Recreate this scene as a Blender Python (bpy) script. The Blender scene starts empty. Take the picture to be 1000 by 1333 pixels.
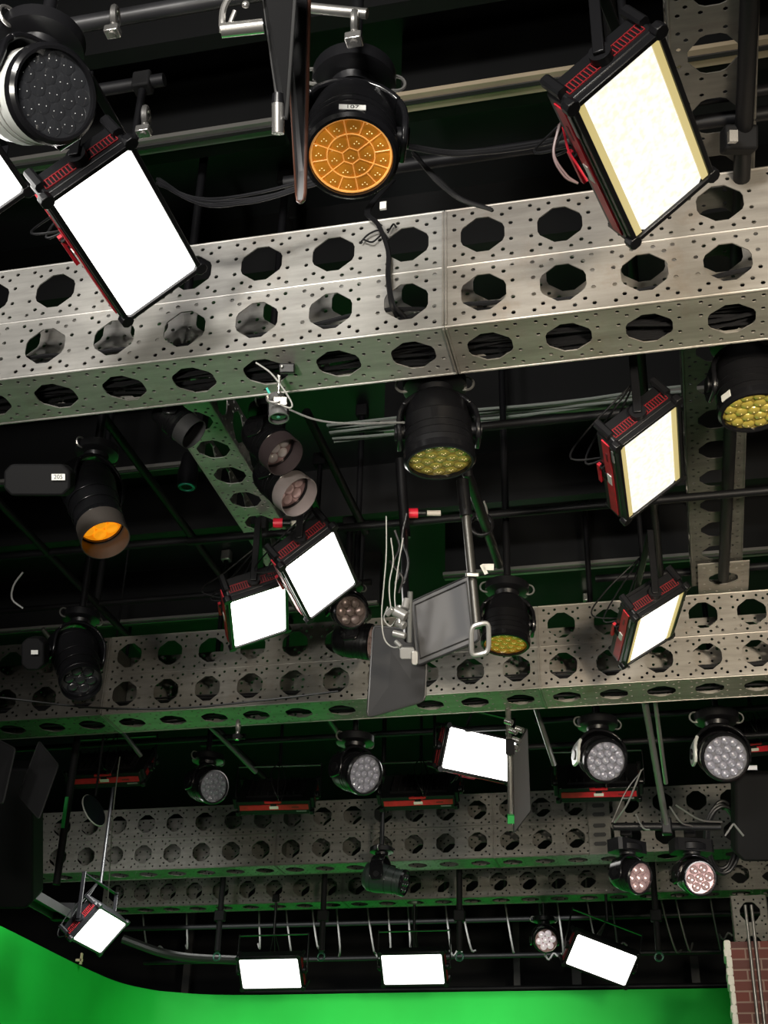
import bpy, bmesh, math, random
from mathutils import Vector, Matrix
from mathutils.geometry import delaunay_2d_cdt
random.seed(7)
C = bpy.context.scene.collection
S = bpy.context.scene
V = Vector
R = math.radians

# ------------------------------------------------------------------ camera
FPX = 1700.0
PITCH, YAW, ROLL = R(29.21), R(-13.39), R(1.47)
EYE = V((0, 0, 1.6))
FW = V((math.sin(YAW)*math.cos(PITCH), math.cos(YAW)*math.cos(PITCH), math.sin(PITCH)))
_r = V((math.cos(YAW), -math.sin(YAW), 0)); _u = _r.cross(FW)
RI = math.cos(ROLL)*_r + math.sin(ROLL)*_u
UP = -math.sin(ROLL)*_r + math.cos(ROLL)*_u
cam = bpy.data.cameras.new('camera'); camo = bpy.data.objects.new('camera', cam); C.objects.link(camo)
cam.sensor_fit = 'VERTICAL'; cam.sensor_height = 36.0; cam.sensor_width = 27.0
cam.lens = FPX/1333.0*36.0; cam.clip_start = .05; cam.clip_end = 100
m3 = Matrix((RI, UP, -FW)).transposed()
camo.matrix_world = Matrix.Translation(EYE) @ m3.to_4x4()
S.camera = camo

def ray(x, y): return FW + RI*((x-500)/FPX) - UP*((y-666.5)/FPX)
def atY(x, y, Y): d = ray(x, y); return EYE + d*(Y/d.y)
def atZ(x, y, Z): d = ray(x, y); return EYE + d*((Z-1.6)/d.z)
def atD(x, y, D): return EYE + ray(x, y)*D

# ------------------------------------------------------------------ world, exposure
W = bpy.data.worlds.new('studio'); S.world = W; W.use_nodes = True
W.node_tree.nodes['Background'].inputs[0].default_value = (.5, .55, .6, 1)
W.node_tree.nodes['Background'].inputs[1].default_value = .004
S.view_settings.view_transform = 'Standard'; S.view_settings.look = 'None'
S.view_settings.exposure = 0.0; S.view_settings.gamma = 1.0
S.view_settings.use_curve_mapping = False
S.cycles.use_denoising = True
S.cycles.max_bounces = 7; S.cycles.diffuse_bounces = 4; S.cycles.glossy_bounces = 4
S.cycles.sample_clamp_indirect = 6.0
try: S.cycles.caustics_reflective = False; S.cycles.caustics_refractive = False
except Exception: pass

# ------------------------------------------------------------------ unseen area lamps added behind the camera and over the green stage
def area(name, loc, aim, sx, sy, power, col=(1, .96, .9), spread=160):
    l = bpy.data.lights.new(name, 'AREA'); l.shape = 'RECTANGLE'; l.size = sx; l.size_y = sy
    l.energy = power; l.color = col; l.spread = R(spread)
    o = bpy.data.objects.new(name, l); C.objects.link(o); o.location = loc
    o.rotation_euler = (V(aim)-V(loc)).to_track_quat('-Z', 'Y').to_euler(); return o
area('rear_fill_light', (-.8, -1.6, 4.3), (-.9, 4, 4.8), 1.2, .5, 62, (1, .96, .90), 80)  # added to light the front of the near beam
area('rear_fill_light', (1.6, .4, 2.7), (.2, 8, 4.8), .6, .4, 58, (1, .88, .70), 60)  # added low and warm to light beam undersides and the second beam
area('rear_fill_light', (-3.0, -1.0, 4.7), (-2.3, 4, 4.85), .6, .4, 16, (1, .96, .92), 60)  # added to lift the shadowed left end of the near beam
area('low_fill_light', (-1.8, -2.2, 1.3), (-1.6, 4.2, 4.7), .8, .5, 15, (1, .95, .84), 38)  # added unseen uplight that brightens the underside of the near beam
area('stripe_fill_light', (1.6, 7.9, 2.8), (-2.6, 10.8, 4.7), .5, .3, 5, (1, .97, .92), 70)  # added so that white light reaches the red panel stripes
area('wall_fill_light', (-3.2, 13.35, 4.45), (-3.2, 14.95, 2.6), 4.2, .2, 52, (1, 1, .96), 120)  # added unseen lamp that brightens the back of the green wall
area('floor_fill_light', (-2.8, 9.9, 4.45), (-2.8, 10.6, 0), 3.0, .3, 105, (1, 1, .96), 120)  # added to brighten the green floor and its bounce onto the beams
area('wall_fill_light', (-4.2, 9.6, 4.3), (-6.3, 12.2, 2.8), .4, 1.0, 38, (1, 1, .96), 110)  # added to brighten the left bend of the green wall

# ------------------------------------------------------------------ materials
MATS = {}
def mat(name, col, rough=.5, metal=0., emit=None, es=0., spec=.5, coat=0., bump=None, vary=None, alpha=None):
    if name in MATS: return MATS[name]
    m = bpy.data.materials.new(name); m.use_nodes = True; nt = m.node_tree; b = nt.nodes['Principled BSDF']
    b.inputs['Base Color'].default_value = (*col, 1); b.inputs['Roughness'].default_value = rough
    b.inputs['Metallic'].default_value = metal; b.inputs['Specular IOR Level'].default_value = spec
    b.inputs['Coat Weight'].default_value = coat; b.inputs['Coat Roughness'].default_value = .05
    if emit: b.inputs['Emission Color'].default_value = (*emit, 1); b.inputs['Emission Strength'].default_value = es
    if vary or bump:
        tc = nt.nodes.new('ShaderNodeTexCoord'); n = nt.nodes.new('ShaderNodeTexNoise')
        n.inputs['Scale'].default_value = (vary or bump)[0]; n.inputs['Detail'].default_value = 5
        nt.links.new(tc.outputs['Object'], n.inputs['Vector'])
        if vary:
            r = nt.nodes.new('ShaderNodeValToRGB'); r.color_ramp.elements[0].position = .35; r.color_ramp.elements[1].position = .68
            r.color_ramp.elements[0].color = (*vary[1], 1); r.color_ramp.elements[1].color = (*col, 1)
            nt.links.new(n.outputs['Fac'], r.inputs['Fac']); nt.links.new(r.outputs['Color'], b.inputs['Base Color'])
        if bump:
            bp = nt.nodes.new('ShaderNodeBump'); bp.inputs['Strength'].default_value = bump[1]
            bp.inputs['Distance'].default_value = .02
            nt.links.new(n.outputs['Fac'], bp.inputs['Height']); nt.links.new(bp.outputs['Normal'], b.inputs['Normal'])
    MATS[name] = m; return m

def steel(name, c0, c1, stain):
    m = bpy.data.materials.new(name); m.use_nodes = True; nt = m.node_tree; b = nt.nodes['Principled BSDF']
    L = nt.links.new
    tc = nt.nodes.new('ShaderNodeTexCoord')
    mp = nt.nodes.new('ShaderNodeMapping'); mp.inputs['Scale'].default_value = (1.2, 6, 9)
    L(tc.outputs['Object'], mp.inputs['Vector'])
    n = nt.nodes.new('ShaderNodeTexNoise'); n.inputs['Scale'].default_value = 2.2; n.inputs['Detail'].default_value = 8; n.inputs['Roughness'].default_value = .65
    L(mp.outputs['Vector'], n.inputs['Vector'])
    r = nt.nodes.new('ShaderNodeValToRGB'); r.color_ramp.elements[0].position = .3; r.color_ramp.elements[1].position = .72
    r.color_ramp.elements[0].color = (*c0, 1); r.color_ramp.elements[1].color = (*c1, 1)
    L(n.outputs['Fac'], r.inputs['Fac'])
    n2 = nt.nodes.new('ShaderNodeTexNoise'); n2.inputs['Scale'].default_value = 3.1; n2.inputs['Detail'].default_value = 7; n2.inputs['Roughness'].default_value = .7
    L(tc.outputs['Object'], n2.inputs['Vector'])
    r2 = nt.nodes.new('ShaderNodeValToRGB'); r2.color_ramp.elements[0].position = .54; r2.color_ramp.elements[1].position = .78
    r2.color_ramp.elements[0].color = (0, 0, 0, 1); r2.color_ramp.elements[1].color = (.7, .7, .7, 1)
    L(n2.outputs['Fac'], r2.inputs['Fac'])
    mx = nt.nodes.new('ShaderNodeMixRGB'); mx.inputs[2].default_value = (*stain, 1)
    L(r2.outputs['Color'], mx.inputs[0]); L(r.outputs['Color'], mx.inputs[1]); L(mx.outputs['Color'], b.inputs['Base Color'])
    b.inputs['Metallic'].default_value = .55
    rr = nt.nodes.new('ShaderNodeMapRange'); rr.inputs[3].default_value = .38; rr.inputs[4].default_value = .62
    L(n2.outputs['Fac'], rr.inputs[0]); L(rr.outputs[0], b.inputs['Roughness'])
    bp = nt.nodes.new('ShaderNodeBump'); bp.inputs['Strength'].default_value = .12; bp.inputs['Distance'].default_value = .01
    L(n2.outputs['Fac'], bp.inputs['Height']); L(bp.outputs['Normal'], b.inputs['Normal'])
    return m
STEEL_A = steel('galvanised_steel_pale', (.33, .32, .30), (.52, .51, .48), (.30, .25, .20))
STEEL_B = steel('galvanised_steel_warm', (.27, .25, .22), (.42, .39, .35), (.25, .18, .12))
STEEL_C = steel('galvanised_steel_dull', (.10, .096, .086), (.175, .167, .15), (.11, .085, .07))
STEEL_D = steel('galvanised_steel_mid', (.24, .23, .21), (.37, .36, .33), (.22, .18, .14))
BLK = mat('black_housing', (.006, .006, .007), .36, spec=.35)
BLKM = mat('black_matte', (.005, .005, .0055), .75, spec=.2)
GLOSSBLK = mat('gloss_black_housing', (.006, .006, .007), .2, spec=.5)
PIPE = mat('black_pipe', (.006, .006, .007), .5, spec=.2)
CABLE = mat('black_cable', (.007, .007, .008), .45, spec=.4)
GREYCAB = mat('grey_cable', (.13, .13, .125), .5)
LITBACK = None
WHITECAB = mat('white_cable', (.34, .34, .32), .5)
CHROME = mat('chrome', (.75, .73, .70), .22, .9)
KNUCK = mat('satin_silver', (.32, .32, .31), .3, .5)
ALU = mat('aluminium', (.5, .49, .47), .35, .9)
RED = mat('red_enamel', (.55, .012, .03), .4, vary=(14, (.38, .01, .02)))
VENT = mat('dark_red_vent', (.20, .008, .012), .45)
TAG = mat('white_tag', (.72, .72, .68), .5)
INK = mat('black_ink', (.02, .02, .02), .6)
FLAGM = mat('dark_flag_cloth', (.015, .015, .016), .7)
FLAGG = mat('grey_flag_face', (.155, .155, .16), .55)
GREEN = mat('chroma_green_paint', (.004, .52, .045), .75, vary=(1.1, (.004, .46, .036)))
GREENF = mat('green_floor_paint', (.02, .27, .05), .7)
DARKWALL = mat('black_drape', (.010, .011, .012), .9, bump=(6, .6))
CEIL = mat('black_ceiling_panel', (.010, .012, .013), .45, bump=(1.3, .25))
RIB = mat('dark_ceiling_rib', (.004, .0042, .0045), .5, spec=.3)
RAIL = mat('grey_channel_rail', (.30, .29, .27), .4, .7)
TANRAIL = mat('tan_channel_rail', (.46, .38, .27), .45, .4)
FLOORM = mat('grey_studio_floor', (.30, .28, .25), .6, vary=(3, (.25, .235, .21)))
HATIN = mat('top_hat_inside', (.05, .042, .036), .6)
LENSDARK = mat('clear_lens_plate', (.022, .023, .026), .06, coat=1)
DOT = mat('white_glint_dot', (.9, .9, .92), .3, coat=1)  # reflected lamp glints put into white colour, no LED behind them
DOTY = mat('yellow_glint_dot', (1, .8, .35), .3, emit=(1, .8, .35), es=.5)  # reflected glints painted yellow, with a little glow of their own
CELLDARK = mat('clear_lens_cell', (.07, .075, .085), .06, coat=1)
LENSSIL = mat('silver_lens_plate', (.16, .16, .18), .3, .2)
CELLSIL = mat('silver_lens_cell', (.27, .27, .32), .08, .15, coat=1)
LENSPNK = mat('pink_lens_plate', (.34, .22, .22), .25, .5)
CELLPNK = mat('pink_lens_cell', (.60, .42, .42), .12, .5, coat=1)
CELLWHT = mat('pale_lens_cell', (.75, .68, .68), .1, .5, coat=1)
LENSBRN = mat('brown_lens_plate', (.08, .06, .055), .25, .5)
CELLBRN = mat('brown_lens_cell', (.30, .23, .21), .12, .5, coat=1)
LENSGLD = mat('gold_lens_plate', (.34, .26, .05), .2, .3)
CELLGLD = mat('gold_lens_cell', (.42, .34, .07), .08, .3, coat=1)
LENSORG = mat('amber_lens_plate', (.40, .14, .01), .3, emit=(1, .33, .02), es=.20)
CELLORG = mat('amber_lens_cell', (.42, .16, .015), .08, emit=(1, .36, .03), es=.19, coat=1)
RIMORG = mat('amber_cell_rim', (.85, .42, .10), .3, emit=(1, .45, .12), es=.42)
LENSHOT = mat('hot_amber_lens', (.8, .25, .01), .3, emit=(1, .30, .005), es=.6)
CELLHOT = mat('hot_amber_cell', (.9, .32, .02), .2, emit=(1, .36, .01), es=.8)
CONN = mat('red_connector', (.75, .02, .05), .4)
CONNW = mat('white_connector', (.6, .55, .5), .4)
WHITEH = mat('silver_white_housing', (.62, .64, .62), .35, .2)
PLASTER = mat('white_plaster_edge', (.68, .66, .58), .9, bump=(30, 1.0))
LIME = mat('green_tape', (.02, .35, .07), .6)

def emitter(name, col, s, edge=None, grain=0., scale=60):
    m = bpy.data.materials.new(name); m.use_nodes = True; nt = m.node_tree
    b = nt.nodes['Principled BSDF']; b.inputs['Base Color'].default_value = (.12, .12, .11, 1)
    b.inputs['Emission Color'].default_value = (*col, 1); b.inputs['Emission Strength'].default_value = s
    b.inputs['Roughness'].default_value = .4
    if grain:
        L = nt.links.new
        tc = nt.nodes.new('ShaderNodeTexCoord'); n = nt.nodes.new('ShaderNodeTexNoise'); n.inputs['Scale'].default_value = scale
        n.inputs['Detail'].default_value = 4; L(tc.outputs['Object'], n.inputs['Vector'])
        r = nt.nodes.new('ShaderNodeValToRGB'); r.color_ramp.elements[0].position = .36; r.color_ramp.elements[1].position = .56
        r.color_ramp.elements[0].color = (col[0]*(1-grain*.15), col[1]*(1-grain*.35), col[2]*(1-grain*1.0), 1)
        r.color_ramp.elements[1].color = (*col, 1)
        L(n.outputs['Fac'], r.inputs['Fac']); L(r.outputs['Color'], b.inputs['Emission Color'])
    return m
LIT = emitter('lit_diffuser_white', (1, .975, .93), 6.0)
LITC = emitter('lit_diffuser_speckled', (1, .985, .93), 1.06, grain=.26, scale=48)
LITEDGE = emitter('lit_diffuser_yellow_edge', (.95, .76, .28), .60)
LITFAR = emitter('lit_diffuser_far', (1, .985, .94), 3.0)
LITWALL = emitter('lit_diffuser_towards_wall', (1, .985, .94), 1.5)

# brick
BRICK = bpy.data.materials.new('red_brick'); BRICK.use_nodes = True
nt = BRICK.node_tree; b = nt.nodes['Principled BSDF']; b.inputs['Roughness'].default_value = .85
tc = nt.nodes.new('ShaderNodeTexCoord'); mp = nt.nodes.new('ShaderNodeMapping'); mp.inputs['Rotation'].default_value = (R(90), 0, 0)
nt.links.new(tc.outputs['Object'], mp.inputs['Vector'])
br = nt.nodes.new('ShaderNodeTexBrick'); br.inputs['Scale'].default_value = 1.0
br.inputs['Brick Width'].default_value = .205; br.inputs['Row Height'].default_value = .073; br.inputs['Mortar Size'].default_value = .006
br.inputs['Color1'].default_value = (.13, .035, .025, 1); br.inputs['Color2'].default_value = (.085, .035, .03, 1); br.inputs['Mortar'].default_value = (.22, .15, .12, 1)
nt.links.new(mp.outputs['Vector'], br.inputs['Vector']); nt.links.new(br.outputs['Color'], b.inputs['Base Color'])
bp = nt.nodes.new('ShaderNodeBump'); bp.inputs['Strength'].default_value = .5; bp.inputs['Distance'].default_value = .01; bp.invert = True
nt.links.new(br.outputs['Fac'], bp.inputs['Height']); nt.links.new(bp.outputs['Normal'], b.inputs['Normal'])

# ------------------------------------------------------------------ mesh helpers
def basis(z, x=None):
    z = V(z).normalized()
    x = V(x) if x is not None else (V((0, 0, 1)) if abs(z.z) < .95 else V((1, 0, 0)))
    x = (x - z*x.dot(z)).normalized(); y = z.cross(x)
    return x, y, z
class MB:
    def __init__(s): s.v = []; s.f = []
    def add(s, vs, fs):
        o = len(s.v); s.v += [V(p) for p in vs]; s.f += [tuple(i+o for i in f) for f in fs]; return s
    def box(s, c, size, ax=None):
        c = V(c); a, b, d = ax if ax else (V((1, 0, 0)), V((0, 1, 0)), V((0, 0, 1)))
        hx, hy, hz = [q/2 for q in size]
        p = [c+a*(i*hx)+b*(j*hy)+d*(k*hz) for i in (-1, 1) for j in (-1, 1) for k in (-1, 1)]
        return s.add(p, [(0, 1, 3, 2), (4, 6, 7, 5), (0, 4, 5, 1), (2, 3, 7, 6), (0, 2, 6, 4), (1, 5, 7, 3)])
    def chbox(s, c, size, ax, ch):
        # box whose outline in (ax0, ax2) has chamfered corners, extruded along ax1
        c = V(c); a, n, b = ax; hx, hy, hz = [q/2 for q in size]
        o = [(-hx+ch, -hz), (hx-ch, -hz), (hx, -hz+ch), (hx, hz-ch), (hx-ch, hz), (-hx+ch, hz), (-hx, hz-ch), (-hx, -hz+ch)]
        return s.add([c+a*x+b*z+n*(y) for y in (-hy, hy) for x, z in o],
                     [tuple(range(8)), tuple(range(15, 7, -1))]+[(i, i+8, (i+1) % 8+8, (i+1) % 8) for i in range(8)])
    def lathe(s, o, axis, prof, seg=32, x=None, caps=True):
        o = V(o); x, y, z = basis(axis, x); n = len(prof)
        vs = [o+z*h+(x*math.cos(t)+y*math.sin(t))*r for h, r in prof for t in [2*math.pi*k/seg for k in range(seg)]]
        fs = [(i*seg+k, i*seg+(k+1) % seg, (i+1)*seg+(k+1) % seg, (i+1)*seg+k) for i in range(n-1) for k in range(seg)]
        if caps: fs += [tuple(range(seg-1, -1, -1)), tuple((n-1)*seg+k for k in range(seg))]
        return s.add(vs, fs)
    def cyl(s, p0, p1, r, r1=None, seg=16):
        p0 = V(p0); p1 = V(p1); return s.lathe(p0, p1-p0, [(0, r), ((p1-p0).length, r if r1 is None else r1)], seg)
    def tube(s, pts, r, seg=8, closed=False):
        pts = [V(p) for p in pts]; n = len(pts); vs = []; nx = None
        for i in range(n):
            t = (pts[min(i+1, n-1)]-pts[max(i-1, 0)]) if not closed else (pts[(i+1) % n]-pts[i-1])
            if t.length < 1e-7: t = V((0, 0, 1))
            x, y, z = basis(t, nx); nx = x
            vs += [pts[i]+(x*math.cos(a)+y*math.sin(a))*r for a in [2*math.pi*k/seg for k in range(seg)]]
        m = n if closed else n-1
        fs = [(i*seg+k, i*seg+(k+1) % seg, ((i+1) % n)*seg+(k+1) % seg, ((i+1) % n)*seg+k) for i in range(m) for k in range(seg)]
        if not closed: fs += [tuple(range(seg-1, -1, -1)), tuple((n-1)*seg+k for k in range(seg))]
        return s.add(vs, fs)
    def torus(s, o, axis, r, rr, seg=28, sg=8):
        x, y, z = basis(axis); o = V(o)
        return s.tube([o+(x*math.cos(t)+y*math.sin(t))*r for t in [2*math.pi*k/seg for k in range(seg)]], rr, sg, True)
    def dome(s, o, axis, r, h, seg=16, rings=4):
        return s.lathe(o, axis, [(h*math.sin(i/rings*math.pi/2), max(r*math.cos(i/rings*math.pi/2), 1e-4)) for i in range(rings+1)], seg)
    def build(s, name, m, parent=None, org=None, smooth=35, bevel=0, solid=0, merge=False):
        me = bpy.data.meshes.new(name)
        q = parent
        while q is not None and '_o' not in q: q = q.parent
        org = V(org) if org is not None else (V(q['_o']) if q is not None else V((0, 0, 0)))
        me.from_pydata([tuple(p-org) for p in s.v], [], s.f); me.materials.append(m)
        bm = bmesh.new(); bm.from_mesh(me)
        if merge: bmesh.ops.remove_doubles(bm, verts=bm.verts, dist=1e-4)
        if not solid: bmesh.ops.recalc_face_normals(bm, faces=bm.faces)
        bm.to_mesh(me); bm.free()
        if smooth:
            me.polygons.foreach_set('use_smooth', [True]*len(me.polygons))
            me.set_sharp_from_angle(angle=R(smooth))
        o = bpy.data.objects.new(name, me); C.objects.link(o)
        if parent is not None: o.parent = parent
        else: o.location = org
        if bevel:
            md = o.modifiers.new('bevel', 'BEVEL'); md.width = bevel; md.segments = 2; md.limit_method = 'ANGLE'
        if solid:
            md = o.modifiers.new('plate', 'SOLIDIFY'); md.thickness = solid; md.offset = 0
        return o
def root(name, loc, label, cat, group=None):
    o = bpy.data.objects.new(name, None); C.objects.link(o); o.location = loc; o.empty_display_size = .1
    o['_o'] = tuple(loc); o['label'] = label; o['category'] = cat
    if group: o['group'] = group
    return o
def tag(o, label, cat, group=None, kind=None):
    o['label'] = label; o['category'] = cat
    if group: o['group'] = group
    if kind: o['kind'] = kind
    return o
def struct(o, label=None):
    o['kind'] = 'structure'
    if label: o['label'] = label
    return o
def partlabel(o, l): o['label'] = l; return o
def curve_pts(pts, n=24):
    pts = [V(p) for p in pts]
    if len(pts) < 3: return pts
    P = [pts[0]*2-pts[1]]+pts+[pts[-1]*2-pts[-2]]; out = []
    k = max(2, n//(len(pts)-1))
    for i in range(1, len(P)-2):
        for j in range(k):
            t = j/k; a, b_, c, d = P[i-1], P[i], P[i+1], P[i+2]
            out.append(.5*((2*b_)+(c-a)*t+(2*a-5*b_+4*c-d)*t*t+(3*b_-a-3*c+d)*t**3))
    return out+[pts[-1]]
def text_mesh(body, size, pos, xa, za, mtl, parent, name='printed_number'):
    cu = bpy.data.curves.new('t', 'FONT'); cu.body = body; cu.size = size; cu.align_x = 'CENTER'; cu.align_y = 'CENTER'; cu.extrude = .0004
    t = bpy.data.objects.new('t', cu); C.objects.link(t)
    dg = bpy.context.evaluated_depsgraph_get(); me = bpy.data.meshes.new_from_object(t.evaluated_get(dg))
    bpy.data.objects.remove(t); bpy.data.curves.remove(cu)
    xa = V(xa).normalized(); za = V(za).normalized(); n = xa.cross(za)
    M = Matrix((xa, za, n)).transposed().to_4x4(); M.translation = V(pos)-V(parent['_o']) if '_o' in parent else V(pos)
    me.transform(M); me.materials.clear(); me.materials.append(mtl)
    o = bpy.data.objects.new(name, me); C.objects.link(o); o.parent = parent; return o

# ------------------------------------------------------------------ room shell
def plane_box(name, c, size, m, label=None): return struct(MB().box(c, size).build(name, m, org=c), label)
plane_box('floor', (-1.5, 5, -.05), (19, 26, .1), FLOORM)
plane_box('ceiling', (-1.5, 5, 6.55), (19, 26, .1), CEIL)
plane_box('wall_back', (-1.5, 17.9, 3.2), (19, .2, 6.6), DARKWALL)
plane_box('wall_front', (-1.5, -7.9, 3.2), (19, .2, 6.6), DARKWALL)
plane_box('wall_left', (-10.9, 5, 3.2), (.2, 26, 6.6), DARKWALL)
plane_box('wall_right', (7.9, 5, 3.2), (.2, 26, 6.6), DARKWALL)
# green cyclorama: floor sweeps up into a curved wall
ZT = atY(500, 1292.5, 15).z
plan = [(-6.15, 9.9), (-6.15, 10.5)]+[(atZ(x, y, ZT).x, atZ(x, y, ZT).y) for x, y in ((0, 1205), (50, 1230), (100, 1255), (150, 1277), (190, 1287), (225, 1291.5))]+[(-5.2, 15.0), (-3.4, 15), (-1, 15), (1, 15), (4.2, 15)]
pp = curve_pts([(x, y, 0) for x, y in plan], 60)
mb = MB(); prof = [(1.0, 0)]+[(1.0-math.sin(t)*1.0, 1.0-math.cos(t)) for t in [R(a) for a in range(10, 91, 10)]]+[(0, 2.5), (0, ZT), (-.09, ZT), (-.09, 0)]
n = len(pp); np_ = len(prof); vs = []
for i, p in enumerate(pp):
    t = (pp[min(i+1, n-1)]-pp[max(i-1, 0)]).normalized(); inn = V((t.y, -t.x, 0))
    for d, z in prof: vs.append(V((p.x, p.y, z))+inn*d)
fs = [(i*np_+k, i*np_+k+1, (i+1)*np_+k+1, (i+1)*np_+k) for i in range(n-1) for k in range(np_-1)]
mb.add(vs, fs); struct(mb.build('wall_green', GREEN), 'bright green curved studio screen wall along the bottom')
plane_box('floor_green', (-2.9, 11.1, .006), (6.4, 7.0, .01), GREENF)
CYCW = 'x'
# little dark lip line on top of the green wall
# ceiling ribs (dark steel channels with lit lower rail)
def ribY(px, py, Z): return atZ(px, py, Z).y
ribs = []
def rib(name, px, py, Z, x0, x1, w, m, label, double=True):
    Y = ribY(px, py, Z)
    rt = root(name, (0, Y, Z), label, 'ceiling rail')
    MB().box(((x0+x1)/2, Y+.10, Z+.28), (x1-x0, .10, .48)).build('web', RIB, rt)
    k = MB().box(((x0+x1)/2, Y, Z+.012), (x1-x0, w, .024))
    k.build('flange', m, rt)
    if double:
        MB().box(((x0+x1)/2, Y-w*.1, Z-.006), (x1-x0, w*.22, .008)).build('slot', INK, rt)
    return rt
rib('ceiling_rail', 640, 118, 6.0, -.95, 3.2, .10, TANRAIL, 'tan slotted ceiling rail behind the black washlight with orange lens')
rib('ceiling_rail', 270, 180, 6.0, -4.5, -1.50, .085, RAIL, 'green-lit slotted ceiling rail right of the large lit panel, upper left')
rib('ceiling_rail', 740, 532, 6.0, -1.6, 3.2, .12, RAIL, 'pale ceiling rail seen below the near beam on the right')
rib('ceiling_rail', 185, 612, 6.0, -6, -2.9, .05, RAIL, 'short green-lit ceiling rail behind the amber spot')
rib('ceiling_rail', 240, 806, 6.0, -7, -2.2, .06, RAIL, 'green-lit ceiling rail just above the second beam, left')
rib('ceiling_rail', 760, 738, 6.0, -1.6, 3.2, .10, RAIL, 'dull ceiling rail behind the hanging flag pole, right of centre')
for i, (px, py) in enumerate([(560, 665), (420, 350), (480, 20)]):
    Y = ribY(px, py, 6.1)
    tag(MB().box((-1.5, Y, 6.3), (16, .08, .4)).build('ceiling_rib', RIB, org=(-1.5, Y, 6.3)),
        ['dark ceiling rib above the second beam', 'dark ceiling rib above the near beam', 'dark ceiling rib at the very top of the picture'][i], 'ceiling rib')

# ------------------------------------------------------------------ perforated beams
SM = [(sx*.37, sz*z) for sx in (-1, 1) for z in (.40, .14)for sz in (-1, 1)]+[(sx*.13, sz*.40) for sx in (-1, 1) for sz in (-1, 1)]+[(sx*.26, sz*.31) for sx in (-1, 1) for sz in (-1, 1)]
_tess = {}
def module(s, h, small=True):
    key = (round(s, 4), round(h, 4), small)
    if key in _tess: return _tess[key]
    vs = [V((-s/2, -h/2)), V((s/2, -h/2)), V((s/2, h/2)), V((-s/2, h/2))]; ed = [(0, 1), (1, 2), (2, 3), (3, 0)]; holes = []
    def loop(pts):
        o = len(vs); vs.extend(V(p) for p in pts); ed.extend((o+i, o+(i+1) % len(pts)) for i in range(len(pts)))
    r = .0905; oct_ = []
    for k in range(8):
        a = R(22.5+45*k)
        for da, rr in ((-7, .985), (7, .985)): oct_.append((r*rr*math.cos(a+R(da)), r*rr*math.sin(a+R(da))))
    loop(oct_); holes.append((0, 0, r*.95))
    if small:
        for x, z in SM:
            x *= s; z *= h; loop([(x+.0092*math.cos(R(60*k)), z+.0092*math.sin(R(60*k))) for k in range(6)]); holes.append((x, z, .0092))
    v2, e2, f2, *_ = delaunay_2d_cdt(vs, ed, [], 0, 1e-6)
    fs = []
    for f in f2:
        c = sum((v2[i] for i in f), V((0, 0)))/len(f)
        if any((c.x-hx)**2+(c.y-hz)**2 < (hr*.96)**2 for hx, hz, hr in holes): continue
        fs.append(f)
    _tess[key] = (v2, fs); return _tess[key]
def panel(mb, o, du, dv, s, h, n, small=True):
    # n modules starting at o (centre of the first), running along du, height along dv
    v2, fs = module(s, h, small); du = V(du); dv = V(dv)
    for i in range(n):
        c = V(o)+du*(s*i); mb.add([c+du*p.x+dv*p.y for p in v2], fs)
def xbeam(label, X0, s, i0, i1, Y, Z, h, dep, rows, seams, mats, group='perforated steel beams across the studio'):
    """modules i0..i1, centre of module i at X0+s*i; front face at Y, underside at Z"""
    rt = root('perforated_beam', (X0+s*i0, Y, Z), label, 'steel beam', group)
    cuts = [i0]+sorted(seams)+[i1+1]
    for k in range(len(cuts)-1):
        a, n = cuts[k], cuts[k+1]-cuts[k]; m = mats[k % len(mats)]; xa = X0+s*a; g = .0025
        xl = xa-s/2+g; xr = xa+s*(n-.5)-g
        for r in range(rows):
            mb = MB(); zc = Z+h*(r+.5)
            panel(mb, (xa, Y, zc), (1, 0, 0), (0, 0, 1), s, h, n); panel(mb, (xa, Y+dep, zc), (1, 0, 0), (0, 0, 1), s, h, n)
            if r == 0: panel(mb, (xa, Y+dep/2, Z), (1, 0, 0), (0, 1, 0), s, dep, n)
            nm = ('lower_channel', 'upper_channel')[r] if rows > 1 else 'channel'
            o = mb.build(nm, m, rt, solid=.005, merge=True, smooth=0)
            # folded rounded edges
            e = MB()
            for zz, yy in ([(Z, Y)] if r == 0 else [])+([(Z, Y+dep)] if r == 0 else [])+[(Z+h*(r+1), Y)]:
                e.tube([(xl, yy, zz), (xr, yy, zz)], .0065, 8)
            e.build('folded_edge', m, rt)
            # stiffening end ring of the section
        if k:
            MB().box((xa-s/2, Y+dep/2, Z+h*rows/2), (.004, dep-.03, h*rows-.04)).build('joint_plate', STEEL_C, rt)
            fl = MB()
            for sgn in (-1, 1): fl.box((xa-s/2+sgn*.006, Y-.004, Z+h*rows/2), (.007, .010, h*rows-.01)).box((xa-s/2+sgn*.006, Y+dep/2, Z-.004), (.007, dep-.01, .010))
            fl.build('joint_flange', m, rt)
    return rt
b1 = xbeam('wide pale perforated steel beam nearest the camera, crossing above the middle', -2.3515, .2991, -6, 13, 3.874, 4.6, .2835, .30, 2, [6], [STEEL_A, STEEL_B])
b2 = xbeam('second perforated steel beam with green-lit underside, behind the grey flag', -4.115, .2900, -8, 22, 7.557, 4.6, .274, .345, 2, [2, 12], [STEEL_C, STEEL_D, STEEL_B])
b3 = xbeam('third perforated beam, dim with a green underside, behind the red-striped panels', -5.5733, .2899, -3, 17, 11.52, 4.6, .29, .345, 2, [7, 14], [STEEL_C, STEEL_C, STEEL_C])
b4 = xbeam('farthest perforated beam, single row, just below the third beam', -5.80, .2855, 0, 26, 12.8, 4.555, .285, .30, 1, [9], [STEEL_C])
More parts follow.
